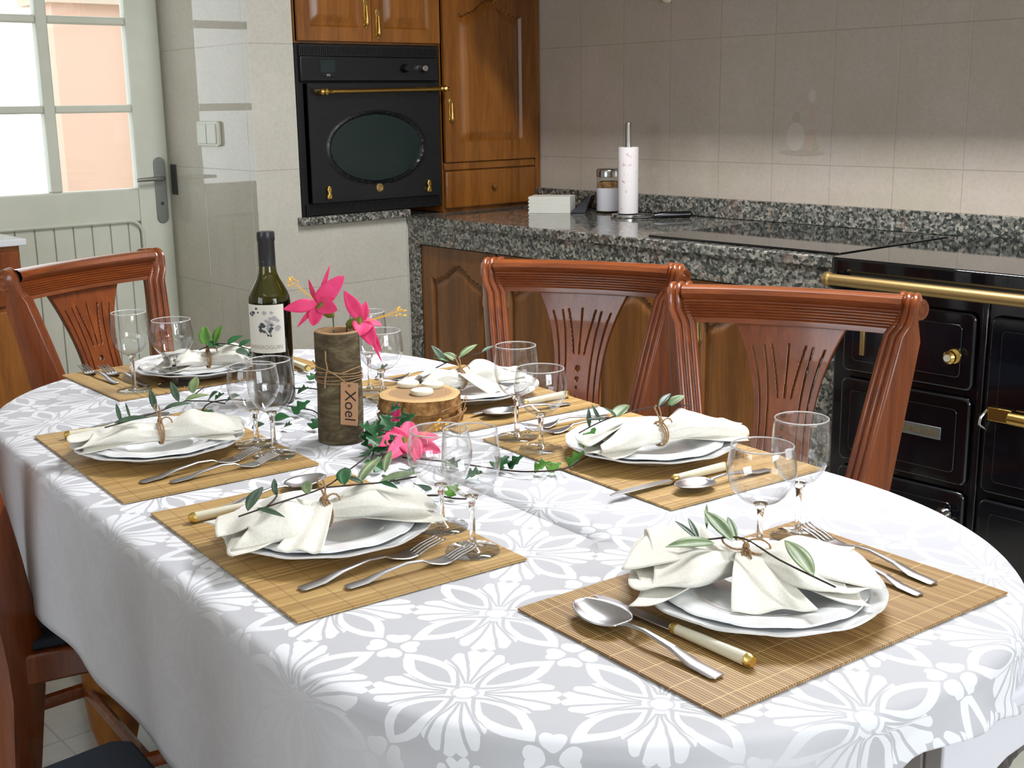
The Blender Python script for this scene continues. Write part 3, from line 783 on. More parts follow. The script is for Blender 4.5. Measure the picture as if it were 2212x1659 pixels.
# ================================================================ TABLE
S0, S1, T0_, T1_ = -2.565, -0.60, 0.465, 1.395
TC = (T0_ + T1_) / 2; TB = (T1_ - T0_) / 2; EA = 0.50
def outline(n=260, inset=0.0):
    """racetrack outline with elliptical ends: list of (s, t, ns, nt)"""
    out = []
    a, b_, ex = EA - inset, TB - inset, 2.15
    def ell(c, sg, k, m_):
        th = -pi / 2 + pi * k / m_
        cx, cy = cos(th), sin(th)
        x = a * abs(cx) ** (2 / ex); y = b_ * abs(cy) ** (2 / ex) * (1 if cy > 0 else -1)
        nx = (abs(x) / a) ** (ex - 1) / a; ny = (abs(y) / b_) ** (ex - 1) / b_ * (1 if y > 0 else -1)
        L = sqrt(nx * nx + ny * ny)
        return (c + sg * x, TC + sg * y, sg * nx / L, sg * ny / L)
    m_ = n // 3
    for k in range(m_): out.append(ell(S1 - EA, 1, k, m_))
    L = S1 - S0 - 2 * EA; q = n // 6
    for k in range(q): out.append((S1 - EA - L * k / q, T1_ - inset, 0, 1))
    for k in range(m_): out.append(ell(S0 + EA, -1, k, m_))
    for k in range(q): out.append((S0 + EA + L * k / q, T0_ + inset, 0, -1))
    return out
dt = thing('dining_table', 'long oval dining table hidden under the white tablecloth', 'table', T2R(0, 0, 0), TA)
o_ = outline(120, 0.006)
MB().prism([(q[0], q[1]) for q in o_], 0.722, 0.756).build('tabletop', MT['table_wood'], dt, bevel=0.004)
MB().box((-2.20, 0.60, 0.665), (-0.98, 1.26, 0.7215)).build('apron', MT['table_wood'], dt, bevel=0.003)
for (s_, t_) in ((-2.24, 0.66), (-2.24, 1.20), (-0.94, 0.78), (-0.94, 1.20)):
    MB().lathe([(0, 0.0), (0.030, 0.0), (0.036, 0.02), (0.030, 0.05), (0.048, 0.12), (0.056, 0.2), (0.052, 0.42), (0.040, 0.52), (0.056, 0.55), (0.040, 0.57), (0.052, 0.60), (0.052, 0.7215), (0, 0.7215)], 24).build('leg', MT['table_wood'], dt).location = (s_, t_, 0)

# cloth
SE0, SE1, TE0, TE1 = S0 - 0.24, S1 + 0.085, T0_ - 0.238, T1_ + 0.16
rnd = random.Random(4)
def cloth():
    b = MB(); uvs = []
    OL = outline(420)
    n = len(OL)
    rings = []
    for f in (0.0, 0.12, 0.3, 0.5, 0.68, 0.82, 0.91, 0.96): rings.append(('top', f))
    R = 0.016
    for a in (0, 20, 40, 60, 75, 90): rings.append(('arc', radians(a)))
    for k in range(1, 19): rings.append(('skirt', k / 18))
    for (kind, f) in rings:
        for i, (s, t, ns, nt) in enumerate(OL):
            cs = min(max(s, S0 + EA), S1 - EA)
            arc = i / n
            if kind == 'top':
                ps, pt = cs + (s - ns * R - cs) * f, TC + (t - nt * R - TC) * f
                z = TZ + 0.0006 * noise.noise(Vector((ps * 9, pt * 9, 0)))
                b.v.append((ps, pt, z)); uvs.append((ps, pt)); continue
            es, et = s - ns * R, t - nt * R
            if kind == 'arc':
                z = TZ - R * (1 - cos(f)); ps = es + ns * R * sin(f); pt = et + nt * R * sin(f)
                b.v.append((ps, pt, z)); uvs.append((es + ns * R * f, et + nt * R * f)); continue
            # hang down to the border of the rectangular cloth
            dd = 9
            se1 = S1 + 0.034 + 0.55 * max(0.0, 0.885 - t) - 0.03 * max(0.0, t - 1.1)
            if ns > 1e-4: dd = min(dd, (se1 - s) / ns)
            if ns < -1e-4: dd = min(dd, (s - SE0) / -ns)
            if nt > 1e-4: dd = min(dd, (TE1 - t) / nt)
            if nt < -1e-4: dd = min(dd, (t - TE0) / -nt)
            dd = max(dd, 0.03)
            L = dd * f
            curve = min(1.0, abs(ns) * 1.6)
            near = max(0.0, ns) ** 0.8 * (1.0 if t < 1.15 else 0.6)
            ang = atan2(nt, ns)
            fold = 0.016 * sin(ang * 11 + 0.6) + 0.010 * sin(ang * 19 + 1.1) + 0.006 * sin(ang * 31)
            bz = exp(-((ang + 0.62) / 0.42) ** 2)
            fold += bz * (0.020 * sin(ang * 13 + 1.9) + 0.012 * sin(ang * 27 + f * 2))
            straight = 0.0035 * sin(s * 23 + 1) + 0.003 * noise.noise(Vector((s * 7, t * 7, f)))
            g = min(1, L / 0.11)
            out = (fold * (0.35 + 0.9 * near) * curve + straight * 1.3) * g + 0.010 * g * curve + 0.003 * g
            if ns > 0.2:   # short stiff end: puckers
                out += 0.010 * near * g * noise.noise(Vector((ang * 6, f * 3.0, 3.3)))
                out += 0.010 * near * g
            z = TZ - R - L
            b.v.append((s + ns * out, t + nt * out, z + 0.004 * sin(ang * 11 + 2.0) * curve * f)); uvs.append((s + ns * (L + 0.02), t + nt * (L + 0.02)))
    m_ = len(rings)
    for r_ in range(m_ - 1):
        for i in range(n):
            j = (i + 1) % n
            b.f.append((r_ * n + i, r_ * n + j, (r_ + 1) * n + j, (r_ + 1) * n + i)); b.mi.append(0)
    b.uv = uvs
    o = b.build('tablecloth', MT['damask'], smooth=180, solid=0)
    q = o.modifiers.new('solid', 'SOLIDIFY'); q.thickness = 0.0012; q.offset = 1
    place(o, 0, 0, 0)
    tag(o, 'white damask tablecloth with leafy rosettes draped over the long oval table', 'tablecloth')
cloth()

# ================================================================ CHAIRS
RK = 0.229; ZT = 0.952
def backw(z):
    """inner half width of the chair back at height z"""
    return 0.197 * (1 - 0.764 * (ZT - max(z, 0.50)) * (0.55 if z < 0.6 else 1.0)) if z >= 0.6 else 0.197 * (1 - 0.764 * (ZT - 0.6)) - 0.02 * (0.6 - max(z, .45)) / 0.15
def chair():
    t = thing('dining_chair', '', 'chair', group='dining chairs')
    W, Wx = MT['cherry'], MT['cherry_x']
    # rear posts with three reeds on the front and a scroll on top
    for sx in (-1, 1):
        b = MB()
        toe = radians(33) * -sx
        pts = []
        zs_ = [0.0, 0.12, 0.25, 0.38, 0.45, 0.52, 0.60, 0.68, 0.76, 0.83, 0.87, 0.90, 0.918]
        def front(z):
            if z < 0.45: return 0.085 * (1 - z / 0.45) ** 1.5 - 0.010
            return (z - 0.45) * RK - 0.010 - 0.012 * sin((z - 0.45) / 0.5 * pi)
        VY, VZ, VR = front(0.918) + 0.0265, 0.922, 0.0265
        for z in zs_:
            if z < 0.45: wd = 0.036 + 0.042 * (z / 0.45)
            elif z < 0.88: wd = 0.080 - 0.036 * ((z - 0.45) / 0.43) ** 1.4
            else: wd = 0.044 - 0.020 * (z - 0.88) / 0.038
            xc = backw(max(z, 0.45)) + 0.020
            pts.append((xc * sx, front(z) + wd * 0.5, z, wd))
        for k in range(1, 13):       # the reeds roll over the volute
            a = radians(17 * k)
            th_ = 0.024 - 0.0013 * k
            rr0 = VR - 0.0002 * k - th_ / 2
            pts.append((pts[12][0] + sx * 0.0006 * k, VY - rr0 * cos(a), VZ + rr0 * sin(a), th_))
        NP = 12
        sec = []
        HW = 0.023
        for k in range(3):          # reeds
            cx = -HW + HW * 2 * (k + 0.5) / 3
            for q in range(5):
                a = pi * (1 - q / 4.0)
                sec.append((cx + HW / 3 * 0.96 * cos(a), -0.5, -0.0052 * sin(a)))
        sec += [(HW, 0.5, 0), (HW * 0.4, 0.5, 0.003), (-HW * 0.4, 0.5, 0.003), (-HW, 0.5, 0)]
        vs = []; m_ = len(sec)
        for i, (x, y, z, wd) in enumerate(pts):
            if i < NP - 1: ty, tz = front(pts[i + 1][2]) - front(z), pts[i + 1][2] - z
            elif i < len(pts) - 1: ty, tz = pts[i + 1][1] - pts[i - 1][1], pts[i + 1][2] - pts[i - 1][2]
            L = sqrt(ty * ty + tz * tz); ny, nz = tz / L, -ty / L      # points backward
            if i > NP: a = radians(17 * (i - NP)); ny, nz = cos(a), -sin(a)
            for (u_, d_, e_) in sec:
                dd = d_ * wd + e_
                ux, uy = u_ * cos(toe) - dd * sin(toe) * (1.0 if i <= NP - 2 else 0.35), u_ * sin(toe)
                vs.append((x + ux, y + uy + dd * cos(toe) * ny, z + dd * nz))
        fs = [(i * m_ + k, i * m_ + (k + 1) % m_, (i + 1) * m_ + (k + 1) % m_, (i + 1) * m_ + k) for i in range(len(pts) - 1) for k in range(m_)]
        fs += [tuple(range(m_))[::-1], tuple((len(pts) - 1) * m_ + k for k in range(m_))]
        b.add(vs, fs)
        po = b.build('back_post', W, t, smooth=50)
        # scroll: round volute at the back of the top, turned with the post
        sc = MB()
        hwd = 0.0238
        sc.lathe([(0, -hwd - 0.002), (0.006, -hwd - 0.002), (0.0075, -hwd), (0.010, -hwd), (0.0115, -hwd - 0.0018), (0.0175, -hwd - 0.0018), (0.0190, -hwd), (0.0190, hwd), (0.0175, hwd + 0.0018), (0.0115, hwd + 0.0018), (0.010, hwd), (0.0075, hwd), (0.006, hwd + 0.002), (0, hwd + 0.002)], 30, ax='X')
        so = sc.build('scroll', W, po, smooth=50)
        so.location = (pts[18][0], VY, VZ); so.rotation_euler = (0, 0, toe)
    # top rail: rounded roll, six reeds, fillet
    prof = [(0.016, -0.070), (-0.004, -0.070), (-0.005, -0.062)]
    for k in range(6):
        z0 = -0.061 + k * 0.0052
        prof += [(-0.005, z0 + 0.0006), (-0.0085, z0 + 0.0026), (-0.005, z0 + 0.0046)]
    prof += [(-0.006, -0.028), (-0.016, -0.022), (-0.021, -0.014), (-0.019, -0.005), (-0.010, 0.0), (0.006, 0.0), (0.018, -0.006), (0.018, -0.05)]
    b = MB(); vs = []; N = 19; m_ = len(prof)
    for i in range(N):
        f = -1 + 2 * i / (N - 1); x = f * (0.197 + 0.006)
        sag = 0.030 * (1 - f * f)
        for (y, z) in prof: vs.append((x * (1 + 0.764 * z * 0.6), y + (ZT + z - 0.45) * RK + sag * 0.8 - 0.004, ZT + z - 0.004))
    fs = [(i * m_ + k, (i + 1) * m_ + k, (i + 1) * m_ + (k + 1) % m_, i * m_ + (k + 1) % m_) for i in range(N - 1) for k in range(m_)]
    b.add(vs, fs); b.build('top_rail', Wx, t, smooth=35)
    # splat with fanned slots and three dots
    z0, z1 = 0.47, ZT - 0.069
    def hw(v):          # half width, v = 0 bottom .. 1 top
        return 0.050 + 0.012 * (1 - v) ** 2 + 0.058 * max(0, (v - 0.45) / 0.55) ** 2.2
    NU, NV = 120, 170
    def P(u, v):
        x = (u * 2 - 1) * hw(v); z = z0 + (z1 - z0) * v
        return (x, (z - 0.45) * RK + 0.014 + 0.024 * min(1, v * 1.2) * (1 - (x / 0.2) ** 2), z)
    def keep(u, v):
        X = (u * 2 - 1) * hw(v); z = (z1 - z0) * v
        H = z1 - z0
        top_ = H - 0.042
        for k in (-3, -2, -1, 0, 1, 2, 3):
            xc = (k / 3.0) * hw(v) * 0.80
            lo = top_ - 0.10 if abs(k) <= 1 else (0.04 if abs(k) == 2 else 0.06)
            if abs(k) <= 1: xc = k * (0.0125 + 0.020 * max(0, (z - (top_ - 0.10)) / 0.10) ** 1.3)
            if abs(X - xc) < 0.0021 and lo < z < top_ - 0.002 * abs(k): return False
        for (zz, rr_) in ((top_ - 0.130, 0.0062), (top_ - 0.153, 0.0048), (top_ - 0.172, 0.0034)):
            if X * X + (z - zz) ** 2 < rr_ ** 2: return False
        if z < top_ - 0.19 and z > 0.05:
            if abs(X) < 0.006 * (1 - (z - 0.05) / (top_ - 0.24)) + 0.001: return False
        return True
    MB().grid(P, NU, NV, keep=keep).build('splat', W, t, smooth=60, solid=0.011)
    # arched fillets left and right of the splat under the rail
    # seat
    zs = 0.445
    seat = [(-0.165, 0.03), (-0.225, -0.40), (-0.205, -0.425), (0.205, -0.425), (0.225, -0.40), (0.165, 0.03)]
    MB().prism([(x * 0.985, y * 0.985) for x, y in seat], 0.392, zs).build('seat_frame', W, t, bevel=0.006)
    MB().prism([(x * 0.93, -0.2 + (y + 0.2) * 0.93) for x, y in seat], zs, zs + 0.018).build('seat', MT['seat_fabric'], t, bevel=0.007, seg=3)
    for sx in (-1, 1):
        MB().lathe([(0, 0), (0.013, 0), (0.017, 0.03), (0.021, 0.25), (0.025, 0.33), (0.021, 0.345), (0.027, 0.36), (0.027, 0.39), (0, 0.39)], 18).build('front_leg', W, t).location = (sx * 0.185, -0.385, 0)
        MB().tube([(sx * 0.150, 0.05, 0.20), (sx * 0.185, -0.385, 0.20)], 0.011, 8, flat=1.4).build('stretcher', W, t)
    MB().tube([(-0.168, -0.16, 0.20), (0.168, -0.16, 0.20)], 0.010, 8, flat=1.3).build('stretcher', W, t)
    return t
c0 = chair()
spots = [(-1.456, 1.651, 0.509, 'reddish wooden scroll-back chair on the counter side, nearest the black range'),
         (-2.022, 1.621, 0.553, 'reddish wooden scroll-back chair on the counter side, behind the log candle holder'),
         (-2.820, 0.938, 1.995, 'reddish wooden scroll-back chair at the far end of the table by the glazed door'),
         (-2.080, 0.452, pi, 'dark wooden chair pushed in on the near side, its leg at the left edge'),
         (-1.33, 0.06, pi, 'dark wooden chair seat under the cloth at the bottom left corner')]
for i, (s, t, r_, lb) in enumerate(spots):
    c = c0 if i == 0 else copy_tree(c0)
    place(c, s, t, 0, r_); c['label'] = lb

# white stool under the near right corner
sto = thing('stool', 'white painted stool with arched apron under the near right tablecloth corner', 'stool', T2R(-0.615, 0.955, 0), TA)
def arch_side(w, lab):
    pts = [(0, 0), (0.045, 0), (0.047, 0.55)]
    for k in range(9):
        a = pi - pi * k / 8; pts.append((w / 2 + (w / 2 - 0.05) * cos(a), 0.585 + 0.055 * sin(a)))
    pts += [(w - 0.045, 0.55), (w - 0.045, 0), (w, 0), (w, 0.69), (0, 0.69)]
    return MB().prism(pts, -0.022, 0.0, 'X')
for x_ in (0, -0.28): arch_side(0.30, '').build('side_frame', MT['white_paint'], sto, bevel=0.003).location = (x_, 0, 0)
MB().box((-0.30, -0.004, 0.6905), (0.006, 0.304, 0.712)).build('seat', MT['white_paint'], sto, bevel=0.006)
for y_ in (0.0, 0.28): MB().box((-0.279, y_, 0.60), (-0.023, y_ + 0.02, 0.69)).build('apron', MT['white_paint'], sto, bevel=0.002)

# ================================================================ PLACE SETTINGS
ZM = TZ + 0.0013          # top of the cloth
ZP = ZM + 0.0030          # top of a mat
# placemats
def placemat(nm):
    b = MB()
    NX = 46
    def top(u, v): 
        x = (u - 0.5) * 0.445; y = (v - 0.5) * 0.30
        return (x, y, 0.0025 + 0.0003 * sin(x * 60) * sin(v * 9))
    b.grid(top, NX, 12)
    b.box((-0.2225, -0.15, 0.0), (0.2225, 0.15, 0.0021))
    return b
matf = placemat('m').build('placemat', MT['bamboo_fine'], smooth=0)
matw = placemat('m').build('placemat', MT['bamboo'], smooth=0)
ML = [(-0.8405, 0.950, pi / 2 + 0.005, 'bamboo placemat of fine slats at the near right end of the table'),
      (-1.325, 0.676, -0.012, 'bamboo placemat on the near side under the plate with the ivory knife'),
      (-1.838, 0.667, -0.008, 'bamboo placemat on the near side, farther left, beside the bottle'),
      (-2.385, 0.932, pi / 2 + 0.06, 'bamboo placemat at the far end of the table by the glazed door'),
      (-1.345, 1.235, -0.014, 'bamboo placemat on the counter side in front of the nearer chair'),
      (-1.848, 1.235, -0.02, 'bamboo placemat on the counter side behind the log candle holder')]
WHO = ['at the near right end', 'on the near side, closer place', 'on the near side beside the bottle', 'at the far end by the door', 'on the counter side, closer place', 'on the counter side behind the candles']
for i, (s, t, r_, lb) in enumerate(ML):
    o = matf if i == 0 else (matw if i == 1 else copy_tree(matw))
    place(o, s, t, ZM, r_); tag(o, lb, 'placemat', 'placemats')

def plate(R, foot, rim_h, k=12, amp=0.012):
    """scalloped plate"""
    prof = [(0.0, 0.004), (0.45, 0.004), (0.60, 0.006), (0.68, 0.013), (0.76, 0.0155), (0.90, 0.019), (0.985, rim_h), (1.0, rim_h + 0.0005), (1.0, rim_h - 0.002), (0.9, 0.0155), (0.74, 0.011), (0.62, 0.003), (0.58, 0.0), (0.54, 0.0), (0.52, 0.0018), (0.0, 0.0018)]
    b = MB()
    def wob(a, h): return 1.0
    n = 144; vs = []; fs = []
    for i in range(n):
        a = 2 * pi * i / n
        sc = 1 + amp * (abs(cos(a * k / 2)) ** 0.6 - 0.6)
        for (r, h_) in prof:
            w = max(0, (r - 0.6) / 0.4)
            ripple = 0.0007 * sin(a * k) * max(0, (r - 0.7) / 0.3)
            rr_ = r * R * (1 + (sc - 1) * w)
            vs.append((rr_ * cos(a), rr_ * sin(a), h_ + ripple))
    m_ = len(prof)
    for i in range(n):
        j = (i + 1) % n
        for q in range(m_ - 1): fs.append((i * m_ + q, j * m_ + q, j * m_ + q + 1, i * m_ + q + 1))
    b.add(vs, fs)
    return b
dp0 = plate(0.131, 0, 0.0225, 12, 0.014).build('dinner_plate', MT['porcelain'], smooth=60)
sp0 = plate(0.111, 0, 0.0170, 12, 0.014).build('side_plate', MT['porcelain'], smooth=60)
PL = [(-0.838, 0.940), (-1.315, 0.672), (-1.838, 0.652), (-2.355, 0.925), (-1.340, 1.243), (-1.830, 1.238)]
for i, (s, t) in enumerate(PL):
    o = dp0 if i == 0 else copy_tree(dp0); place(o, s, t, ZP, 0.3 * i); tag(o, 'large scalloped white plate ' + WHO[i], 'plate', 'dinner plates')
    q = sp0 if i == 0 else copy_tree(sp0); place(q, s + 0.002, t - 0.002, ZP + 0.0062, 0.2 + 0.5 * i); tag(q, 'smaller white plate stacked under the napkin ' + WHO[i], 'plate', 'side plates')

# glasses
def wine_glass(kind):
    t = thing('wine_glass', '', 'glass', group='wine glasses')
    if kind == 'tulip':
        H = 0.152; prof = [(0.0045, 0.069), (0.012, 0.071), (0.022, 0.078), (0.030, 0.090), (0.0345, 0.105), (0.0352, 0.120), (0.0340, 0.136), (0.0325, 0.152)]; sh = 0.069
    else:
        H = 0.129; prof = [(0.0045, 0.056), (0.014, 0.058), (0.026, 0.065), (0.0355, 0.077), (0.0405, 0.090), (0.0412, 0.102), (0.0395, 0.116), (0.0372, 0.129)]; sh = 0.056
    # smooth the profile
    P2 = []
    for i in range(len(prof) - 1):
        p0 = prof[max(0, i - 1)]; p1 = prof[i]; p2 = prof[i + 1]; p3 = prof[min(len(prof) - 1, i + 2)]
        for q in range(4):
            u_ = q / 4
            P2.append(tuple(0.5 * (2 * p1[d] + (p2[d] - p0[d]) * u_ + (2 * p0[d] - 5 * p1[d] + 4 * p2[d] - p3[d]) * u_ ** 2 + (3 * p1[d] - p0[d] - 3 * p2[d] + p3[d]) * u_ ** 3) for d in (0, 1)))
    P2.append(prof[-1])
    wt_ = 0.0010
    b = MB().lathe([(0, P2[0][1])] + P2 + [(r - wt_, h_) for r, h_ in reversed(P2) if r > 0.006] + [(0.0, P2[0][1] + 0.0035)], 56)
    bw = b.build('bowl', MT['bowl'], t, smooth=180)
    MB().lathe([(P2[-1][0] - wt_ / 2 + 0.0009 * cos(radians(a)), P2[-1][1] + 0.0009 * sin(radians(a))) for a in range(0, 360, 45)], 56, closed=True).build('rim', MT['rim'], bw, smooth=180)
    MB().lathe([(0, 0.0042), (0.0062, 0.0042), (0.0045, 0.010), (0.0037, 0.022), (0.0036, sh - 0.018), (0.0045, sh - 0.007), (0.0085, sh + 0.0012), (0.0, sh + 0.0015)], 24).build('stem', MT['solid_glass'], t, smooth=180)
    RB = 0.0335 if kind == 'tulip' else 0.0345
    MB().lathe([(0, 0.0), (RB - 0.0005, 0.0), (RB, 0.0009), (RB - 0.0008, 0.0018), (RB * 0.6, 0.0024), (0.010, 0.0044), (0.006, 0.0085), (0.0, 0.0088)], 48).build('foot', MT['foot'], t, smooth=180)
    return t
MT['rim'] = M('glass_rim', (1, 1, 1, 1), 0.02, Transmission_Weight=0.55, IOR=1.45).m
gt, gr = wine_glass('tulip'), wine_glass('round')
GL = [('t', -0.948, 1.127), ('r', -0.951, 1.062), ('t', -1.160, 0.786), ('r', -1.256, 0.804), ('t', -1.695, 0.780), ('r', -1.772, 0.786),
      ('t', -2.282, 0.768), ('r', -2.277, 0.848), ('t', -1.540, 1.135), ('r', -1.462, 1.124), ('t', -1.985, 1.118), ('r', -1.905, 1.098)]
usd = {}
for i, (k, s, t) in enumerate(GL):
    src = gt if k == 't' else gr
    o = copy_tree(src) if k in usd else src; usd[k] = 1
    place(o, s, t, ZP if i not in (10, 11) else ZP, 0.0)
    o['label'] = ('tall narrow empty wine glass ' if k == 't' else 'short round empty wine glass ') + WHO[i // 2]

# cutlery: built along +x, tip at +x
def sweepbar(sts):
    """sts: (x, halfwidth, zbottom, ztop)"""
    b = MB(); vs = []
    for (x, w, za, zb) in sts:
        vs += [(x, -w, (za + zb) / 2), (x, -w * 0.6, zb), (x, w * 0.6, zb), (x, w, (za + zb) / 2), (x, w * 0.6, za), (x, -w * 0.6, za)]
    n = len(sts)
    fs = [(i * 6 + k, i * 6 + (k + 1) % 6, (i + 1) * 6 + (k + 1) % 6, (i + 1) * 6 + k) for i in range(n - 1) for k in range(6)]
    fs += [tuple(range(6))[::-1], tuple((n - 1) * 6 + k for k in range(6))]
    return b.add(vs, fs)
def handle_sts(L, x0):
    return [(x0, 0.0065, 0.0012, 0.0030), (x0 + 0.004, 0.0082, 0.0006, 0.0036), (x0 + 0.03, 0.0085, 0.0012, 0.0046), (x0 + L * 0.45, 0.0055, 0.0060, 0.0096), (x0 + L * 0.75, 0.0032, 0.0096, 0.0128), (x0 + L * 0.94, 0.0030, 0.0078, 0.0108), (x0 + L, 0.0055, 0.0052, 0.0074)]
def spoon():
    t = thing('spoon', '', 'spoon', group='spoons')
    sweepbar(handle_sts(0.125, -0.10)).build('handle', MT['steel'], t, smooth=60, bevel=0.0006)
    b = MB()
    def P(u, v):
        x = 0.022 + u * 0.066
        w = 0.0215 * (max(0.0, sin(pi * min(1, (u * 0.94 + 0.03)) ** 0.80))) ** 0.62 + 0.0028
        y = (v * 2 - 1) * w
        d = (1 - (v * 2 - 1) ** 2) * (sin(pi * min(1, max(0, u)))) ** 0.7
        return (x, y, 0.0098 + 0.002 * (u - 0.2) - 0.0088 * d)
    b.grid(P, 30, 17)
    b.build('bowl', MT['steel'], t, smooth=180, solid=0.0014, recalc=True)
    return t
def fork():
    t = thing('fork', '', 'fork', group='forks')
    sweepbar(handle_sts(0.125, -0.10)).build('handle', MT['steel'], t, smooth=60, bevel=0.0006)
    b = MB()
    def zz(x): return 0.0062 - 0.0042 * sin(min(1, max(0, (x - 0.024) / 0.05)) * pi) + 0.006 * max(0, (x - 0.06) / 0.04) ** 1.5
    def P(u, v):
        x = 0.022 + u * 0.038
        w = 0.003 + 0.0095 * min(1, u * 1.5) ** 0.8
        return (x, (v * 2 - 1) * w, zz(x))
    b.grid(P, 12, 9)
    for k in range(4):
        y0 = -0.0125 + 0.00625 * k + 0.0031
        def Q(u, v, y0=y0):
            x = 0.058 + u * 0.044
            return (x, y0 + (v * 2 - 1) * (0.0019 - 0.0010 * u), zz(x))
        b.grid(Q, 8, 3)
    b.build('tines', MT['steel'], t, smooth=180, solid=0.0014)
    return t
def knife():
    t = thing('table_knife', '', 'knife', group='table knives')
    hd = MB().tube([(-0.105, 0, 0.0068), (-0.06, 0, 0.0068), (-0.014, 0, 0.0068)], [0.0068, 0.0062, 0.0056], 14, flat=1.0).build('handle', MT['ivory'], t, smooth=60)
    MB().tube([(-0.113, 0, 0.0068), (-0.109, 0, 0.0068), (-0.105, 0, 0.0068)], [0.0052, 0.0074, 0.0072], 8).build('end_cap', MT['gold'], hd, smooth=40)
    MB().tube([(-0.015, 0, 0.0068), (-0.010, 0, 0.0066), (-0.006, 0, 0.006)], [0.0064, 0.0066, 0.004], 12).build('ferrule', MT['gold'], hd, smooth=40)
    out = [(-0.008, -0.0045), (0.02, -0.0085), (0.07, -0.0088), (0.095, -0.0062), (0.108, 0.0), (0.107, 0.0035), (0.08, 0.0062), (0.02, 0.0055), (-0.008, 0.0045)]
    MB().prism(out, 0.0046, 0.0060).build('blade', MT['steel'], t, bevel=0.0004)
    return t
K0, SP0, FK0 = knife(), spoon(), fork()
def put(src, used, tip, end, z, lb):
    """lay a piece with its tip and handle end at the given table points"""
    o = copy_tree(src) if used else src
    a = atan2(tip[1] - end[1], tip[0] - end[0])
    place(o, (tip[0] + end[0]) / 2, (tip[1] + end[1]) / 2, z, a); o['label'] = lb
FK = [((-0.905, 1.140), (-0.752, 1.127), 0), ((-0.945, 1.105), (-0.728, 1.086), 0), ((-1.197, 0.762), (-1.178, 0.563), 0), ((-1.150, 0.742), (-1.150, 0.592), 0),
      ((-1.713, 0.762), (-1.686, 0.564), 0), ((-1.663, 0.705), (-1.658, 0.585), 0), ((-2.460, 0.782), (-2.300, 0.800), 0), ((-2.452, 0.752), (-2.345, 0.760), 0),
      ((-1.525, 1.190), (-1.500, 1.350), 0), ((-1.560, 1.200), (-1.545, 1.350), 0), ((-2.000, 1.200), (-1.990, 1.35), 0), ((-2.030, 1.210), (-2.030, 1.35), 0)]
for i, (a_, e_, _) in enumerate(FK):
    L = sqrt((a_[0] - e_[0]) ** 2 + (a_[1] - e_[1]) ** 2)
    ux, uy = (a_[0] - e_[0]) / L, (a_[1] - e_[1]) / L
    m0 = (e_[0] + ux * 0.100, e_[1] + uy * 0.100)      # local origin: handle end at -0.10
    o = copy_tree(FK0) if i else FK0
    place(o, m0[0], m0[1], ZP, atan2(uy, ux))
    if i % 2: o.scale = (0.86, 0.9, 1)
    o['label'] = ('steel fork, the inner one of the pair, ' if i in (1, 2, 4, 6, 8, 10) else 'steel fork, the outer one of the pair, ') + WHO[i // 2]
KN = [((-0.842, 0.811), (-0.737, 0.816)), ((-1.4745, 0.668), (-1.474, 0.556)), ((-1.995, 0.664), (-2.002, 0.554)), ((-2.325, 1.110), (-2.215, 1.105)), ((-1.203, 1.150), (-1.200, 1.262)), ((-1.700, 1.30), (-1.702, 1.37))]
for i, (m0, e0) in enumerate(KN):
    a = atan2(m0[1] - e0[1], m0[0] - e0[0])
    o = K0 if i == 0 else copy_tree(K0)
    place(o, e0[0] + cos(a) * 0.110, e0[1] + sin(a) * 0.110, ZP, a)
    o['label'] = 'ivory-handled knife with gold cap ' + WHO[i]
SPN = [((-0.966, 0.771), (-0.738, 0.775)), ((-1.528, 0.795), (-1.497, 0.60)), ((-2.020, 0.70), (-2.03, 0.56)), ((-2.40, 1.085), (-2.22, 1.078)), ((-1.165, 1.135), (-1.160, 1.31)), ((-1.672, 1.165), (-1.658, 1.34))]
for i, (a0, e0) in enumerate(SPN):
    a = atan2(a0[1] - e0[1], a0[0] - e0[0])
    o = SP0 if i == 0 else copy_tree(SP0)
    k_ = 1.08 if i == 0 else 0.95
    place(o, e0[0] + cos(a) * 0.10 * k_, e0[1] + sin(a) * 0.10 * k_, ZP, a); o.scale = (k_, k_, 1.2 if i == 0 else 1)
    o['label'] = 'steel spoon beside the ivory knife ' + WHO[i]
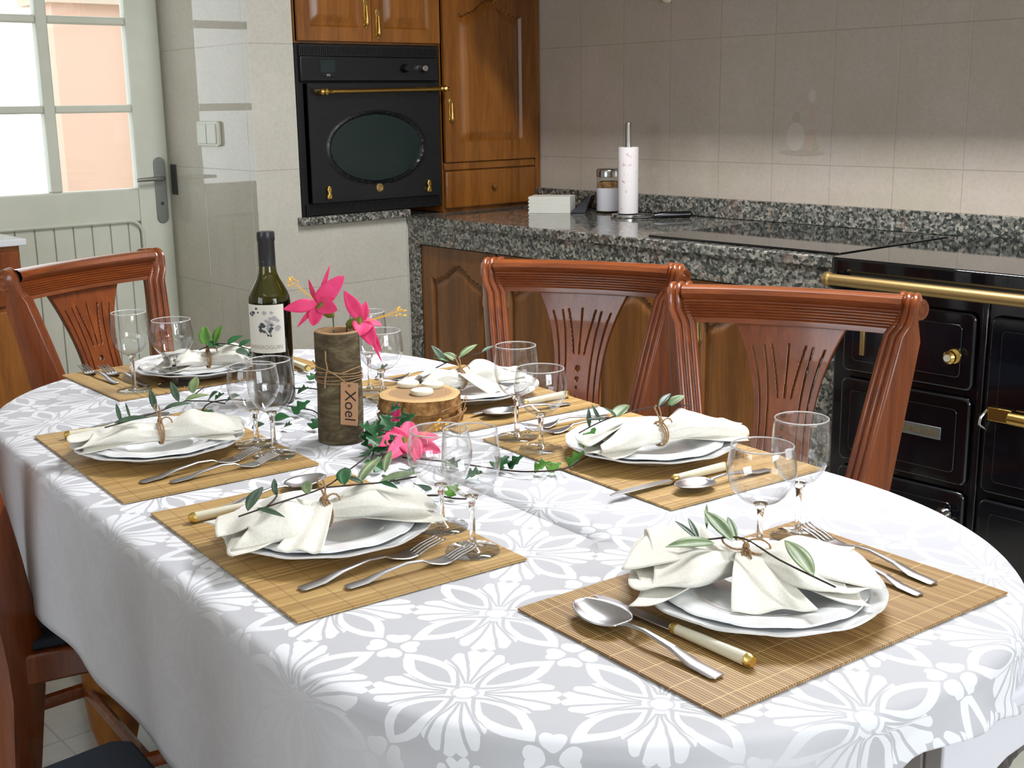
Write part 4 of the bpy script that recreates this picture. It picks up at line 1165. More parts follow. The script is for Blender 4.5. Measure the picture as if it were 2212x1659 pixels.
# ================================================================ NAPKINS, TWINE, SPRIGS
ZN = ZP + 0.0062 + 0.0150
def sm(a, b_, x):
    x = min(1, max(0, (x - a) / (b_ - a))); return x * x * (3 - 2 * x)
def napkin(s, t, rot, L1, L2, W1, W2, seed, label, H=0.038, tail=None, bow=True, wide=None):
    R_ = random.Random(seed)
    root = thing('napkin', label, 'napkin', T2R(s, t, ZN), rot + TA, 'napkins')
    b = MB()
    ph1, ph2, k1 = R_.uniform(0, 6), R_.uniform(0, 6), R_.choice((3, 4))
    turns = 1.45
    def P(u, v):
        x = -L1 + (L1 + L2) * u
        side = -1 if x < 0 else 1
        ax = abs(x)
        p = sm(0.004, 0.062, ax)
        Wd = (W1 if side < 0 else W2)
        w = 0.015 + (Wd / 2 - 0.015) * p
        h = (0.015 + (H / 2 - 0.015) * p) * (1 - 0.55 * sm(0.035, 0.12, ax))
        phi = 2 * pi * turns * v - 0.6 + side * 0.25 * p
        sc = 1 - 0.26 * v
        xe = x + side * p * (0.012 * sin(phi * 1.5 + ph1) + 0.02 * (v - 0.5)) * sm(0.04, 0.12, ax)
        y = w * cos(phi) * sc
        z = h + h * sin(phi) * sc
        y += p * 0.006 * sin(3 * phi + ph1 + 20 * x)
        z += p * 0.0050 * sin(k1 * phi * 0.5 + ph2 + 30 * x) + 0.003 * noise.noise(Vector((x * 30, phi, seed)))
        z = max(z, 0.0015 + 0.001 * v) 
        # gather lines near the knot
        g = exp(-(x / 0.045) ** 2)
        y += g * 0.0014 * sin(phi * 9); z += g * 0.0014 * cos(phi * 9)
        return (xe, y, z)
    b.grid(P, 64, 84)
    # lower layer fanning out on the plate
    for side in ((-1, 1) if wide is None else wide):
        Ls = (L1 if side < 0 else L2) * 1.0
        Wd = (W1 if side < 0 else W2) * 0.62
        def Q(u, v, side=side, Ls=Ls, Wd=Wd):
            x = 0.012 + u * (Ls - 0.004)
            y = (v * 2 - 1) * (0.012 + (Wd - 0.012) * sm(0, 1, u * 1.15))
            z = 0.0032 + 0.0045 * u * (0.5 + 0.5 * sin((v * 2 - 1) * 6.5 + ph1 + u * 1.5)) + 0.006 * (1 - u)
            x += 0.010 * sin(v * 7 + ph2) * u
            return (side * x, y, z)
        b.grid(Q, 26, 40)
    if tail:
        ta, tl, tw_ = tail
        def Q2(u, v):
            r = 0.006 + u * tl; y = (v * 2 - 1) * (0.012 + (tw_ - 0.012) * u ** 0.8)
            z = 0.026 * (1 - u) ** 1.2 + 0.004 + 0.0022 * sin(v * 11 + ph1) * u
            return (r * cos(ta) - y * sin(ta), r * sin(ta) + y * cos(ta), z)
        b.grid(Q2, 22, 24)
    b.build('cloth', MT['napkin'], root, smooth=180, solid=0.0011)
    tw = MB()
    for k in range(3):
        dx = (k - 1) * 0.0026
        pts = [(dx + 0.0015 * sin(a * 2 + k), 0.0188 * cos(a), 0.0158 + 0.0185 * sin(a)) for a in [2 * pi * q / 22 for q in range(23)]]
        tw.tube(pts, 0.0013, 6, cap=False)
    tw.lathe([(0, -0.004), (0.0035, -0.002), (0.004, 0.001), (0.0025, 0.004), (0, 0.0045)], 10, (0, -0.003, 0.0355))
    if bow:
        for sg in (-1, 1):
            c_ = []
            for q in range(15):
                a = 2 * pi * q / 14
                c_.append((sg * (0.013 - 0.013 * cos(a)), -0.003 + 0.006 * sin(a) * (1 + 0.3 * sg), 0.036 + 0.006 * sin(a) + 0.003 * (1 - cos(a)) - 0.004 * (1 - cos(a)) * (sg > 0)))
            tw.tube(c_, 0.0012, 6)
        tw.tube([(0, -0.003, 0.037), (0.004, -0.014, 0.033), (0.006, -0.021, 0.022), (0.003, -0.024, 0.010)], 0.0012, 6)
    else:
        tw.tube([(0, -0.002, 0.036), (-0.003, 0.002, 0.046), (-0.007, 0.004, 0.056), (-0.004, 0.004, 0.060)], 0.0014, 6)
        tw.tube([(0, -0.003, 0.036), (0.002, 0.001, 0.047), (0.0, 0.003, 0.057)], 0.0013, 6)
        c_ = [(0.009 - 0.009 * cos(2 * pi * q / 12), -0.006, 0.030 + 0.010 * sin(2 * pi * q / 12)) for q in range(13)]
        tw.tube(c_, 0.0012, 6)
    tw.build('twine', MT['twine'], root)
    return root
napkin(-0.865, 0.945, radians(44), 0.112, 0.118, 0.185, 0.135, 3, 'cream napkin with a jute bow ' + WHO[0], 0.042, wide=(-1, 1), tail=(radians(-75), 0.10, 0.045))
napkin(-1.305, 0.664, radians(80), 0.118, 0.118, 0.110, 0.120, 7, 'cream napkin tied with jute twine ' + WHO[1], 0.042, bow=False, tail=(radians(-125), 0.10, 0.028))
napkin(-1.812, 0.645, radians(74), 0.118, 0.110, 0.062, 0.085, 11, 'rolled cream napkin tied with twine ' + WHO[2], 0.044, bow=False)
napkin(-2.305, 0.930, radians(72), 0.085, 0.115, 0.11, 0.10, 13, 'loosely folded cream napkin ' + WHO[3], 0.040, bow=False)
napkin(-1.312, 1.236, radians(78), 0.112, 0.125, 0.085, 0.092, 17, 'cream napkin with upright twine ends ' + WHO[4], 0.048, bow=False)
napkin(-1.822, 1.215, radians(88), 0.080, 0.118, 0.060, 0.080, 19, 'cream napkin with a loose twine loop ' + WHO[5], 0.046, bow=False, tail=(radians(-70), 0.085, 0.026))

def leaf(b, base, tip, w, fold=0.35, sag=0.12, kind='olive', mi=0, face=(0, 0, 1)):
    A, B = Vector(base), Vector(tip); D = B - A; L = D.length; X = D / L
    U = Vector(face); U = (U - X * U.dot(X)).normalized(); Y = U.cross(X)
    nu, nv = (12, 5) if kind == 'olive' else (15, 7)
    def P(u, v):
        q = v * 2 - 1
        if kind == 'olive': ww = w * (sin(pi * u ** 0.82)) ** 0.9
        elif kind == 'round': ww = w * (sin(pi * u ** 0.62)) ** 0.55
        else: ww = w * (sin(pi * min(1, u ** 0.60))) ** 0.7 * (1 + 0.38 * sin(u * 15.5 - 0.8))
        return A + X * (u * L) + Y * (q * ww) + U * (abs(q) * ww * fold - sag * L * (u - 0.5) ** 2 * 1.2 + sag * L * .3)
    b.grid(lambda u, v: P(u, v), nu, nv, mi)

def sprig(name, lb, cat, org, stem, leaves, mats, group=None, sr=0.0011):
    """stem: list of table points (s,t,z); leaves: (base, tip, half width, kind, material index)"""
    root = thing(name, lb, cat, T2R(*org), TA, group)
    O = Vector(org)
    sb = MB(); k = len(stem)
    for st_ in (stem if isinstance(stem[0][0], (tuple, list)) else [stem]):
        q = [Vector(p) - O for p in st_]
        # densify
        dd = []
        for i in range(len(q) - 1):
            p0, p1, p2, p3 = q[max(0, i - 1)], q[i], q[i + 1], q[min(len(q) - 1, i + 2)]
            for e in range(4):
                u = e / 4
                dd.append(0.5 * (2 * p1 + (p2 - p0) * u + (2 * p0 - 5 * p1 + 4 * p2 - p3) * u * u + (3 * p1 - p0 - 3 * p2 + p3) * u ** 3))
        dd.append(q[-1])
        sb.tube(dd, sr, 6)
    sb.build('stem', MT['stem'], root)
    for mi, mname in enumerate(mats):
        lb_ = MB(); any_ = False
        for (ba, ti, w, kd, m_) in leaves:
            if m_ != mi: continue
            any_ = True
            leaf(lb_, Vector(ba) - O, Vector(ti) - O, w, kind=kd, face=(0.25, -0.35, 1))
        if any_: lb_.build('leaves', MT[mname], root, smooth=180, solid=0.0004)
    return root
Z8 = 0.828
sprig('olive_sprig', 'sprig with broad olive leaves ' + WHO[0], 'sprig', (-0.86, 0.94, Z8),
      [(-0.905, 0.895, .824), (-0.885, 0.915, .829), (-0.860, 0.935, .832), (-0.80, 0.925, .828), (-0.727, 0.924, .822)],
      [((-0.880, 0.912, .826), (-0.905, 0.862, .826), 0.0085, 'olive', 0), ((-0.866, 0.925, .829), (-0.925, 0.940, .845), 0.0085, 'olive', 0), ((-0.865, 0.930, .829), (-0.905, 0.957, .840), 0.0045, 'olive', 0),
       ((-0.895, 0.903, .827), (-0.935, 0.905, .838), 0.0030, 'olive', 1), ((-0.897, 0.905, .827), (-0.930, 0.920, .840), 0.0032, 'olive', 1), ((-0.755, 0.925, .824), (-0.822, 0.957, .836), 0.0098, 'olive', 0),
       ((-0.905, 0.925, .832), (-0.955, 0.975, .838), 0.0022, 'olive', 0)], ['olive', 'olive_dark'], 'olive sprigs')
sprig('olive_sprig', 'long leafy twig over the napkin ' + WHO[1], 'sprig', (-1.30, 0.66, Z8),
      [[(-1.300, 0.548, .822), (-1.300, 0.60, .828), (-1.308, 0.665, .832), (-1.335, 0.715, .838), (-1.362, 0.757, .842)], [(-1.308, .665, .832), (-1.292, .705, .832), (-1.290, .745, .828), (-1.29, .79, .826)], [(-1.298, .585, .828), (-1.315, .605, .832), (-1.335, .615, .840)]],
      [((-1.300, 0.560, .826), (-1.342, 0.600, .838), 0.0085, 'olive', 1), ((-1.300, 0.572, .827), (-1.262, 0.590, .822), 0.004, 'olive', 1), ((-1.318, 0.605, .832), (-1.352, 0.620, .842), 0.004, 'olive', 1),
       ((-1.300, 0.690, .832), (-1.338, 0.712, .842), 0.010, 'olive', 2), ((-1.292, 0.705, .832), (-1.340, 0.768, .846), 0.008, 'olive', 0), ((-1.291, 0.712, .832), (-1.316, 0.700, .838), 0.004, 'olive', 1),
       ((-1.290, 0.735, .830), (-1.280, 0.790, .834), 0.007, 'olive', 0), ((-1.290, 0.735, .830), (-1.262, 0.745, .826), 0.004, 'olive', 2), ((-1.320, 0.76, .830), (-1.37, 0.80, .842), 0.006, 'olive', 0), ((-1.30, 0.64, .830), (-1.335, 0.655, .836), 0.007, 'olive', 0)], ['olive', 'olive_dark', 'ivy'], 'olive sprigs')
sprig('olive_sprig', 'dark curling leafy twig ' + WHO[2], 'sprig', (-1.83, 0.66, Z8),
      [[(-1.815, 0.56, .822), (-1.815, 0.61, .828), (-1.825, 0.655, .832), (-1.845, 0.70, .836), (-1.875, 0.745, .846)], [(-1.845, .70, .836), (-1.835, .735, .832), (-1.825, .76, .826)]],
      [((-1.812, 0.585, .826), (-1.845, 0.590, .850), 0.0035, 'olive', 1), ((-1.812, 0.600, .828), (-1.850, 0.606, .848), 0.002, 'olive', 1), ((-1.825, 0.645, .832), (-1.860, 0.650, .862), 0.0055, 'olive', 1),
       ((-1.845, 0.69, .836), (-1.870, 0.688, .866), 0.006, 'olive', 1), ((-1.860, 0.72, .842), (-1.895, 0.742, .862), 0.009, 'olive', 0), ((-1.835, 0.735, .832), (-1.815, 0.745, .850), 0.009, 'olive', 2), ((-1.825, 0.76, .828), (-1.800, 0.775, .842), 0.009, 'olive', 2), ((-1.845, 0.70, .836), (-1.85, 0.745, .838), 0.008, 'olive', 0), ((-1.83, .66, .833), (-1.815, .70, .838), 0.006, 'olive', 1), ((-1.815, .575, .826), (-1.80, .625, .830), 0.007, 'olive', 1)], ['olive', 'olive_dark', 'ivy'], 'olive sprigs')
sprig('ivy_sprig', 'bright green leaf sprig ' + WHO[3], 'sprig', (-2.29, 0.94, Z8),
      [(-2.30, 0.91, .822), (-2.29, 0.945, .832), (-2.26, 0.975, .828), (-2.235, 1.00, .818)],
      [((-2.298, 0.925, .832), (-2.315, 0.930, .866), 0.012, 'round', 0), ((-2.290, 0.940, .832), (-2.295, 0.960, .868), 0.010, 'olive', 0), ((-2.295, 0.925, .830), (-2.285, 0.955, .826), 0.011, 'round', 1),
       ((-2.275, 0.960, .830), (-2.275, 0.995, .844), 0.010, 'olive', 1), ((-2.255, 0.975, .826), (-2.265, 1.012, .836), 0.008, 'olive', 1), ((-2.245, 0.965, .822), (-2.225, 0.985, .812), 0.010, 'round', 2), ((-2.235, 0.99, .818), (-2.205, 1.00, .806), 0.011, 'round', 2), ((-2.23, .985, .818), (-2.235, 1.02, .822), .008, 'round', 2)], ['ivy_light', 'ivy', 'olive_dark'], 'olive sprigs')
sprig('olive_sprig', 'narrow-leaved sprig with pale bud ' + WHO[4], 'sprig', (-1.33, 1.20, Z8),
      [(-1.345, 1.105, .818), (-1.350, 1.15, .826), (-1.345, 1.20, .834), (-1.335, 1.26, .836), (-1.325, 1.315, .830)],
      [((-1.345, 1.125, .822), (-1.365, 1.140, .848), 0.0035, 'olive', 1), ((-1.350, 1.150, .826), (-1.370, 1.150, .850), 0.003, 'olive', 1), ((-1.348, 1.165, .828), (-1.350, 1.125, .834), 0.0035, 'olive', 1), ((-1.346, 1.18, .830), (-1.356, 1.16, .846), 0.003, 'olive', 1),
       ((-1.345, 1.175, .830), (-1.360, 1.215, .840), 0.011, 'round', 0), ((-1.335, 1.275, .834), (-1.330, 1.305, .846), 0.009, 'round', 0), ((-1.335, 1.255, .836), (-1.345, 1.29, .850), 0.006, 'olive', 1)], ['olive', 'olive_dark'], 'olive sprigs')
sprig('olive_sprig', 'leafy sprig above the twine loop ' + WHO[5], 'sprig', (-1.83, 1.22, Z8),
      [(-1.86, 1.135, .800), (-1.845, 1.175, .822), (-1.835, 1.215, .836), (-1.845, 1.28, .838)],
      [((-1.840, 1.195, .830), (-1.862, 1.180, .862), 0.008, 'olive', 1), ((-1.838, 1.205, .832), (-1.850, 1.175, .842), 0.007, 'olive', 0), ((-1.836, 1.215, .834), (-1.852, 1.20, .846), 0.009, 'round', 0),
       ((-1.838, 1.225, .836), (-1.850, 1.275, .854), 0.008, 'olive', 0), ((-1.845, 1.28, .838), (-1.85, 1.315, .846), 0.005, 'olive', 1)], ['olive', 'olive_dark'], 'olive sprigs')

# ================================================================ CENTREPIECE
bt = thing('wine_bottle', 'dark green wine bottle with a floral paper label and black capsule', 'bottle', T2R(-2.035, 0.945, ZM), TA)
prof = [(0, 0.0), (0.032, 0.0), (0.037, 0.004), (0.0375, 0.01), (0.0375, 0.186), (0.0365, 0.196), (0.033, 0.206), (0.0265, 0.218), (0.0205, 0.229), (0.0165, 0.240), (0.0148, 0.254), (0.0142, 0.308), (0.0, 0.308)]
MB().lathe(prof, 48).build('glass_body', MT['bottle'], bt, smooth=60)
MB().lathe([(0, 0.003), (0.034, 0.004), (0.0355, 0.01), (0.0355, 0.186), (0.0345, 0.190), (0, 0.190)], 40).build('wine', MT['wine'], bt, smooth=60)
MB().lathe([(0.0152, 0.252), (0.0150, 0.296), (0.0160, 0.298), (0.0162, 0.309), (0.0150, 0.314), (0, 0.3145)], 32).build('capsule', MT['capsule'], bt, smooth=50)
lb = MB(); Rl = 0.0378
A0, A1 = radians(-118), radians(14)          # towards the camera
n = 40
vs = [(Rl * cos(A0 + (A1 - A0) * i / n), Rl * sin(A0 + (A1 - A0) * i / n), z) for i in range(n + 1) for z in (0.098, 0.186)]
lb.add(vs, [(2 * i, 2 * i + 2, 2 * i + 3, 2 * i + 1) for i in range(n)])
lab = lb.build('paper_label', MT['paper'], bt, smooth=60)
AM = radians(-46)
def wrap(o, z, r=Rl + 0.0002, a0=AM):
    me = o.data
    for v_ in me.vertices:
        a = a0 + v_.co.x / Rl
        v_.co = Vector(((r + v_.co.z) * cos(a), (r + v_.co.z) * sin(a), z + v_.co.y))
fl_ = MB(); R_ = random.Random(5)
def blobs(cx, cz, r, k, mi=0):
    for i in range(k):
        x = cx + R_.uniform(-r, r); z = cz + R_.uniform(-r, r) * 0.8; rr_ = r * R_.uniform(0.25, 0.5)
        fl_.prism([(x + rr_ * cos(2 * pi * q / 9) * (1 + 0.3 * cos(q * 3)), z + rr_ * sin(2 * pi * q / 9)) for q in range(9)], 0.0, 0.0001 + 0.00002 * i, mi=mi)
blobs(-0.024, 0.071, 0.006, 5); blobs(-0.010, 0.078, 0.005, 4); blobs(0.004, 0.045, 0.010, 9); blobs(0.010, 0.033, 0.005, 4)
blobs(0.018, 0.052, 0.010, 7, 1); blobs(0.012, 0.066, 0.010, 5, 1)
fl_.prism([(-0.022, 0.068), (-0.020, 0.070), (0.002, 0.050), (0.0, 0.048)], 0, 0.0001)
f_ = fl_.build('floral_print', [MT['label_ink'], M('label_grey', lin(176, 176, 180), 0.8).m], lab, smooth=0); wrap(f_, 0.098)
tx = text_mesh('BARREROGUIN', 0.0100, 'lettering', MT['label_ink2'], lab, 0.0); wrap(tx, 0.1085)
tx = text_mesh('\u2014', 0.02, 'capsule_mark', MT['paper'], None, 0.0); 
for v_ in tx.data.vertices:
    a = AM - 0.45 + v_.co.x / 0.03; z = 0.262 + v_.co.y * 1.5; v_.co = Vector((0.01525 * cos(a), 0.01525 * sin(a), z))
tx.parent = bt

# hollow log vase
vz = thing('log_vase', 'tall hollow bark log used as a vase, tied with twine and a name tag', 'vase', T2R(-1.722, 0.913, ZM), TA)
def lw(a, h): return 1 + 0.03 * sin(2 * a + 8 * h) + 0.018 * sin(5 * a + 30 * h) + 0.02 * noise.noise(Vector((cos(a) * 2, sin(a) * 2, h * 18)))
MB().lathe([(0, 0), (0.035, 0)] + [(0.0362, 0.179 * k / 22) for k in range(23)] + [(0.0352, 0.180)], 64, wob=lw).build('bark', MT['bark'], vz, smooth=60)
MB().lathe([(0.0352, 0.180), (0.0345, 0.1815), (0.0275, 0.1815), (0.0265, 0.178), (0.0255, 0.10), (0, 0.10)], 64, wob=lw).build('inner_wood', MT['cut'], vz, smooth=40)
tb = MB()
for k, z in enumerate((0.102, 0.106, 0.111, 0.117)):
    tb.tube([((0.0378 + 0.0008 * sin(3 * a)) * cos(a) * lw(a, z), (0.0378) * sin(a) * lw(a, z), z + 0.0016 * sin(a * 2 + k * 1.3)) for a in [2 * pi * q / 40 for q in range(41)]], 0.0009, 6, cap=False)
def onv(da, z, r=0.0402): 
    a = radians(-38 + da); return (r * cos(a), r * sin(a), z)
tb.tube([onv(-18, 0.155), onv(-18, 0.140, .041), onv(-14, 0.126, .042), onv(-20, 0.112, .042), onv(-22, 0.095, .043)], 0.0012, 6)
tb.tube([onv(-75, 0.134), onv(-45, 0.127), onv(-14, 0.124, .0425), onv(8, 0.115, .043), onv(26, 0.102, .043)], 0.0011, 6)
tb.tube([onv(-14, 0.122, .042), onv(15, 0.118), onv(48, 0.124), onv(70, 0.125)], 0.0010, 6)
tb.build('twine', MT['twine'], vz)
# the tag hangs at the right side of the vase, facing the camera
a_ = radians(-38 + 30)
tg = MB().prism([(-0.0145, 0.004), (0.0145, 0.004), (0.0145, -0.066), (-0.0145, -0.066)], -0.0005, 0.0005, 'Y').build('name_tag', MT['kraft'], vz, smooth=0)
tg.location = (0.0445 * cos(a_) + 0.002, 0.0445 * sin(a_), 0.100); tg.rotation_euler = (radians(0), radians(3), radians(41))
tx = text_mesh('Xoel', 0.026, 'lettering', MT['ink'], tg, 0.0001); tx.location = (0.001, -0.0007, -0.034); tx.rotation_euler = (pi / 2, pi / 2, 0)
MB().lathe([(0.0012, 0), (0.0022, 0), (0.0022, -0.0008)], 12, ax='Y').build('eyelet', MT['ink'], tg).location = (0.0, -0.0005, -0.001)

# log slice candle holder
lg = thing('log_candle_holder', 'thick rough-barked log slice wrapped with thin twine, holding three candles', 'candle holder', T2R(-1.735, 1.075, ZM), TA)
def cw(a, h): return 1 + 0.035 * sin(3 * a + 1) + 0.02 * sin(7 * a) + 0.075 * noise.noise(Vector((cos(a) * 3, sin(a) * 3, h * 40))) + 0.05 * noise.noise(Vector((cos(a) * 9, sin(a) * 9, h * 110)))
MB().lathe([(0, 0), (0.064, 0)] + [(0.0735 - 0.004 * abs(k - 6) / 6.0 - (0.009 if k in (5, 6) else 0), 0.050 * k / 12) for k in range(13)], 120, wob=cw).build('bark', MT['cork'], lg, smooth=30)
MB().lathe([(0.0690, 0.050), (0.067, 0.0512), (0.055, 0.0518), (0.02, 0.0518), (0, 0.0518)], 90, wob=lambda a, h: 1 + 0.035 * sin(3 * a + 1) + 0.02 * sin(7 * a)).build('cut_face', MT['cut'], lg, smooth=40)
tb = MB(); 
def onl(da, z, r=0.078):
    a = radians(-32 + da); return (r * cos(a), r * sin(a), z)
tb.tube([onl(d, 0.016 + 0.006 * sin(radians(d)), 0.0775) for d in range(-80, 91, 10)], 0.0009, 6)
tb.tube([onl(88, 0.046, .079), onl(60, 0.040, .080), onl(25, 0.034, .0785)], 0.0008, 6)
tb.tube([onl(80, 0.044, .080), onl(60, 0.025, .082), onl(45, 0.008, .084), onl(38, 0.002, .088)], 0.0008, 6)
tb.build('twine', MT['twine'], lg)
cd = MB().lathe([(0, 0.0), (0.0185, 0.0), (0.0195, 0.001), (0.0195, 0.0060), (0.0182, 0.0078), (0.012, 0.0072), (0, 0.0066)], 32)
c_src = thing('candle', '', 'candle', group='candles on the log')
cd.build('wax', MT['wax'], c_src, smooth=50)
MB().tube([(0, 0, 0.006), (0.0005, 0, 0.0125)], 0.0008, 6).build('wick', MT['wax'], c_src)
for i, ((s, t), nm) in enumerate(zip([(-1.788, 1.083), (-1.755, 1.112), (-1.722, 1.070)], ['small round white candle on the log, leftmost of three, with a visible wick', 'small round white candle on the log, farthest right of three', 'small round white candle on the log, front middle of three'])):
    o = c_src if i == 0 else copy_tree(c_src)
    place(o, s, t, ZM + 0.0520, i * 1.0); o['label'] = nm

# pink flowers
def flower(name_lb, center, calyx, stem_end, petals, stamen, s_r=0.012):
    O = Vector(center)
    root = thing('pink_flower', name_lb, 'flower', T2R(*center), TA, 'pink flowers')
    for (tip, w, kd, face, sg) in petals:
        b = MB()
        base = (Vector(calyx) - O) * 0.25
        leaf(b, base, Vector(tip) - O, w, fold=0.25, sag=sg, kind=kd, face=face)
        b.build('petal', MT['petal'], root, smooth=180, solid=0.0005)
    ca = Vector(calyx) - O; dr = (ca * 1.0)
    b = MB()
    d_ = dr.normalized()
    pts = [ca * 0.25, ca * 0.6, ca * 0.95, ca * 1.15]
    b.tube(pts, [0.010, 0.0105, 0.008, 0.002], 12); b.build('calyx', MT['calyx'], root, smooth=60)
    if stem_end:
        se = Vector(stem_end) - O
        MB().tube([ca * 1.1, ca * 1.1 + (se - ca) * 0.4 + Vector((0, 0, -0.004)), se], 0.0011, 6).build('stem', MT['olive_dark'], root)
    if stamen:
        b = MB(); R_ = random.Random(2); sv = Vector(stamen) - O
        for k in range(9):
            j = Vector((R_.uniform(-1, 1), R_.uniform(-1, 1), R_.uniform(-1, 1))) * s_r * 0.6
            b.tube([Vector((0, 0, 0)), sv * 0.6 + j * 0.3, sv + j], [0.0003, 0.0002, 0.0002], 4)
            b.tube([sv + j, sv + j * 1.25 + sv.normalized() * 0.003], 0.0017, 5)
        b.build('stamens', MT['stamen'], root)
    return root
cv = (-1.757, 0.893, 0.990)
F1 = (0.85, -0.5, 0.25)
flower('pink flower standing in the log vase, left bloom facing the bottle', cv, (-1.755, 0.922, 0.962), (-1.728, 0.910, 0.885),
       [((-1.775, 0.846, 0.977), 0.011, 'olive', F1, 0.15), ((-1.765, 0.864, 0.946), 0.004, 'olive', F1, 0.2), ((-1.745, 0.883, 0.950), 0.013, 'round', F1, -0.1), ((-1.722, 0.916, 0.974), 0.014, 'round', F1, 0.1),
        ((-1.739, 0.940, 1.026), 0.015, 'round', F1, 0.12), ((-1.765, 0.930, 1.043), 0.004, 'olive', F1, 0.1), ((-1.785, 0.900, 1.02), 0.005, 'olive', (0.3, -0.9, 0.2), 0.1)], (-1.790, 0.872, 1.018))
cv2 = (-1.700, 0.958, 0.955)
flower('pink flower drooping over the right rim of the log vase', cv2, (-1.730, 0.940, 0.948), (-1.722, 0.925, 0.890),
       [((-1.735, 0.936, 1.003), 0.012, 'olive', F1, 0.1), ((-1.690, 0.938, 0.935), 0.016, 'round', F1, 0.2), ((-1.678, 0.955, 0.918), 0.014, 'round', F1, 0.2), ((-1.685, 0.972, 0.905), 0.009, 'round', F1, 0.15),
        ((-1.700, 0.985, 0.945), 0.009, 'round', (0.5, 0.7, 0.3), 0.1), ((-1.670, 0.965, 0.890), 0.003, 'olive', F1, 0.1), ((-1.715, 0.965, 0.985), 0.008, 'olive', F1, 0.1)], (-1.672, 0.998, 0.970))
cv3 = (-1.578, 0.958, 0.782)
flower('large pink flower lying on the cloth in front of the log slice', cv3, (-1.600, 0.943, 0.770), None,
       [((-1.600, 0.893, 0.782), 0.015, 'round', (0.5, -0.3, 1), 0.15), ((-1.551, 0.898, 0.768), 0.015, 'round', (0.7, -0.5, 0.6), 0.15), ((-1.523, 0.938, 0.768), 0.017, 'round', (0.8, -0.4, 0.5), 0.2), ((-1.533, 0.983, 0.768), 0.015, 'round', (0.8, -0.2, 0.6), 0.15),
        ((-1.566, 1.003, 0.782), 0.015, 'round', (0.5, 0.1, 1), 0.1), ((-1.623, 0.983, 0.800), 0.015, 'round', (0.4, -0.1, 1), 0.1), ((-1.628, 0.933, 0.798), 0.014, 'round', (0.4, -0.3, 1), 0.1), ((-1.508, 0.923, 0.768), 0.005, 'olive', (0.8, -0.5, 0.5), 0.1)], (-1.553, 0.993, 0.807), 0.014)
pf = MB(); O = Vector((-1.735, 0.985, 0.85))
leaf(pf, (0, 0, -0.02), (0.01, 0.012, 0.028), 0.008, face=(0.85, -0.5, 0.2))
o = pf.build('fallen_petal', MT['petal'], smooth=180, solid=0.0005); place(o, -1.668, 0.975, 0.795, 0)
tag(o, 'single dark pink petal between the log vase and the log slice', 'petal')

# ivy
def ivy(lb, stem, leaves, mats=('ivy', 'ivy_light', 'olive_dark')):
    return sprig('ivy_vine', lb, 'ivy', stem[0], stem, leaves, mats, 'ivy trails', 0.0013)
ZI = ZM + 0.003
def gl(c, L, a, kd='ivy', m=0, w=None, dz=0.008, z0=ZI):
    """a leaf lying near the cloth, centre c, length L, heading a"""
    a = radians(a); s, t = c; L *= 0.85
    return ((s - cos(a) * L / 2, t - sin(a) * L / 2, z0 + 0.001), (s + cos(a) * L / 2, t + sin(a) * L / 2, z0 + dz), w or L * 0.42, kd, m)
ivy('dark ivy trail on the cloth between the bottle and the near plates', [(-1.955, 0.76, ZI), (-2.06, 0.82, ZI + .004), (-2.085, 0.87, ZI + .002), (-2.065, 0.90, ZI)], [gl((-2.00, 0.80), .03, 120), gl((-2.09, .86), .024, 40, dz=.015)])
ivy('short ivy trail behind the bottle leading to the log vase', [(-2.11, 0.985, ZI), (-2.06, 1.02, ZI + .006), (-2.03, 1.04, ZI + .004), (-1.97, 1.05, ZI)], [gl((-2.03, 1.00), .032, 30, dz=.016), gl((-2.14, 1.08), .03, 100), gl((-2.10, 1.12), .034, 60, dz=.02), gl((-2.06, 1.19), .034, 20, dz=.03)])
ivy('thin ivy trail on the cloth between the bottle and the log vase', [(-1.99, 0.935, ZI), (-1.93, 0.948, ZI + .003), (-1.89, 0.955, ZI + .002), (-1.80, 0.925, ZI)], [gl((-1.905, 0.935), .036, 80, dz=.022), gl((-1.885, 0.885), .034, 60, 'olive', dz=.006), gl((-1.80, .91), .03, 110, dz=.016), gl((-1.83, .87), .022, 20), gl((-1.86, .83), .026, 60, 'olive', 2)])
cl_ = []
R_ = random.Random(8)
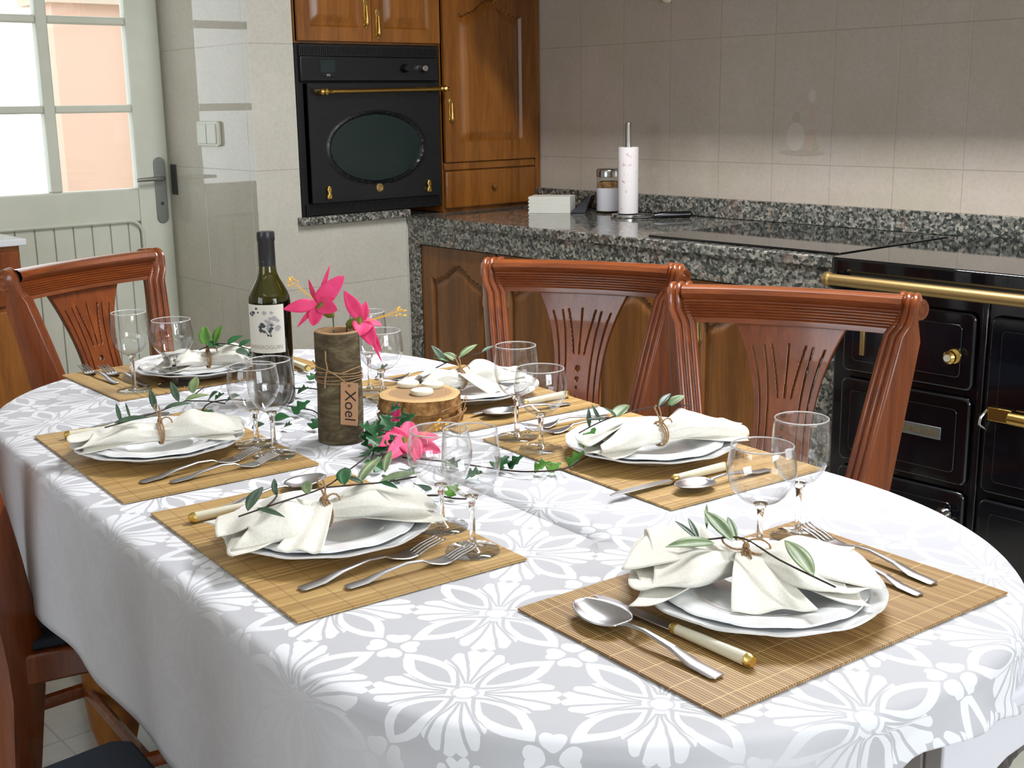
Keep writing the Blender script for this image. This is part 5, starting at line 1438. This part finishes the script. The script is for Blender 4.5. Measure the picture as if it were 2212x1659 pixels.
for k in range(30):
    u = k / 29.0
    s = -1.665 + 0.075 * u + R_.uniform(-0.012, 0.012); t = 0.995 - 0.105 * u + R_.uniform(-0.02, 0.014)
    z = ZI + R_.uniform(0.0, 0.045) * (1 - 0.6 * u)
    a = R_.uniform(0, 6.28); L = R_.uniform(0.026, 0.038)
    cl_.append(((s, t, z), (s + cos(a) * L * 0.7, t + sin(a) * L * 0.7, z + R_.uniform(0.004, 0.024)), L * 0.42, 'ivy', 0 if R_.random() < 0.9 else 1))
ivy('dense dark ivy clump between the log vase, the log slice and the pink flower', [(-1.70, 1.00, ZI), (-1.655, 0.96, ZI + .01), (-1.62, 0.92, ZI + .01), (-1.57, 0.88, ZI)], cl_)
ivy('ivy trail running right from the pink flower to the plate of the closer counter-side place', [(-1.56, 0.93, ZI), (-1.48, 0.965, ZI + .004), (-1.406, 1.0, ZI + .004), (-1.365, 1.02, ZI + .006), (-1.335, 1.065, ZI + .008), (-1.345, 1.11, ZI + .012), (-1.343, 1.143, ZI + .02), (-1.333, 1.165, ZI + .026)],
    [gl((-1.415, 1.015), .034, 100, dz=.016), gl((-1.40, 1.03), .026, 60, dz=.02), gl((-1.362, 1.05), .030, 40, m=1, dz=.016), gl((-1.352, 1.065), .026, 80, m=1, dz=.012), gl((-1.350, 1.105), .030, 50, m=1, dz=.024), gl((-1.360, 1.14), .030, 110, m=1, dz=.03, z0=ZI + .02), gl((-1.40, .955), .03, 30, dz=.01), gl((-1.47, .96), .03, 200, m=2), gl((-1.475, .888), .034, -40, m=0, dz=.012), gl((-1.53, .862), .036, 210, m=0, dz=.012)])
ivy('small ivy trail on the cloth under the two glasses of the closer near-side place', [(-1.385, 0.845, ZI), (-1.360, 0.865, ZI + .003), (-1.335, 0.875, ZI + .003), (-1.325, 0.90, ZI)], [gl((-1.383, 0.852), .036, -60, 'round', dz=.020, w=.012), gl((-1.352, 0.886), .026, 110, m=1, dz=.014), gl((-1.44, .835), .034, -70, 'round', w=.012, dz=.02)])
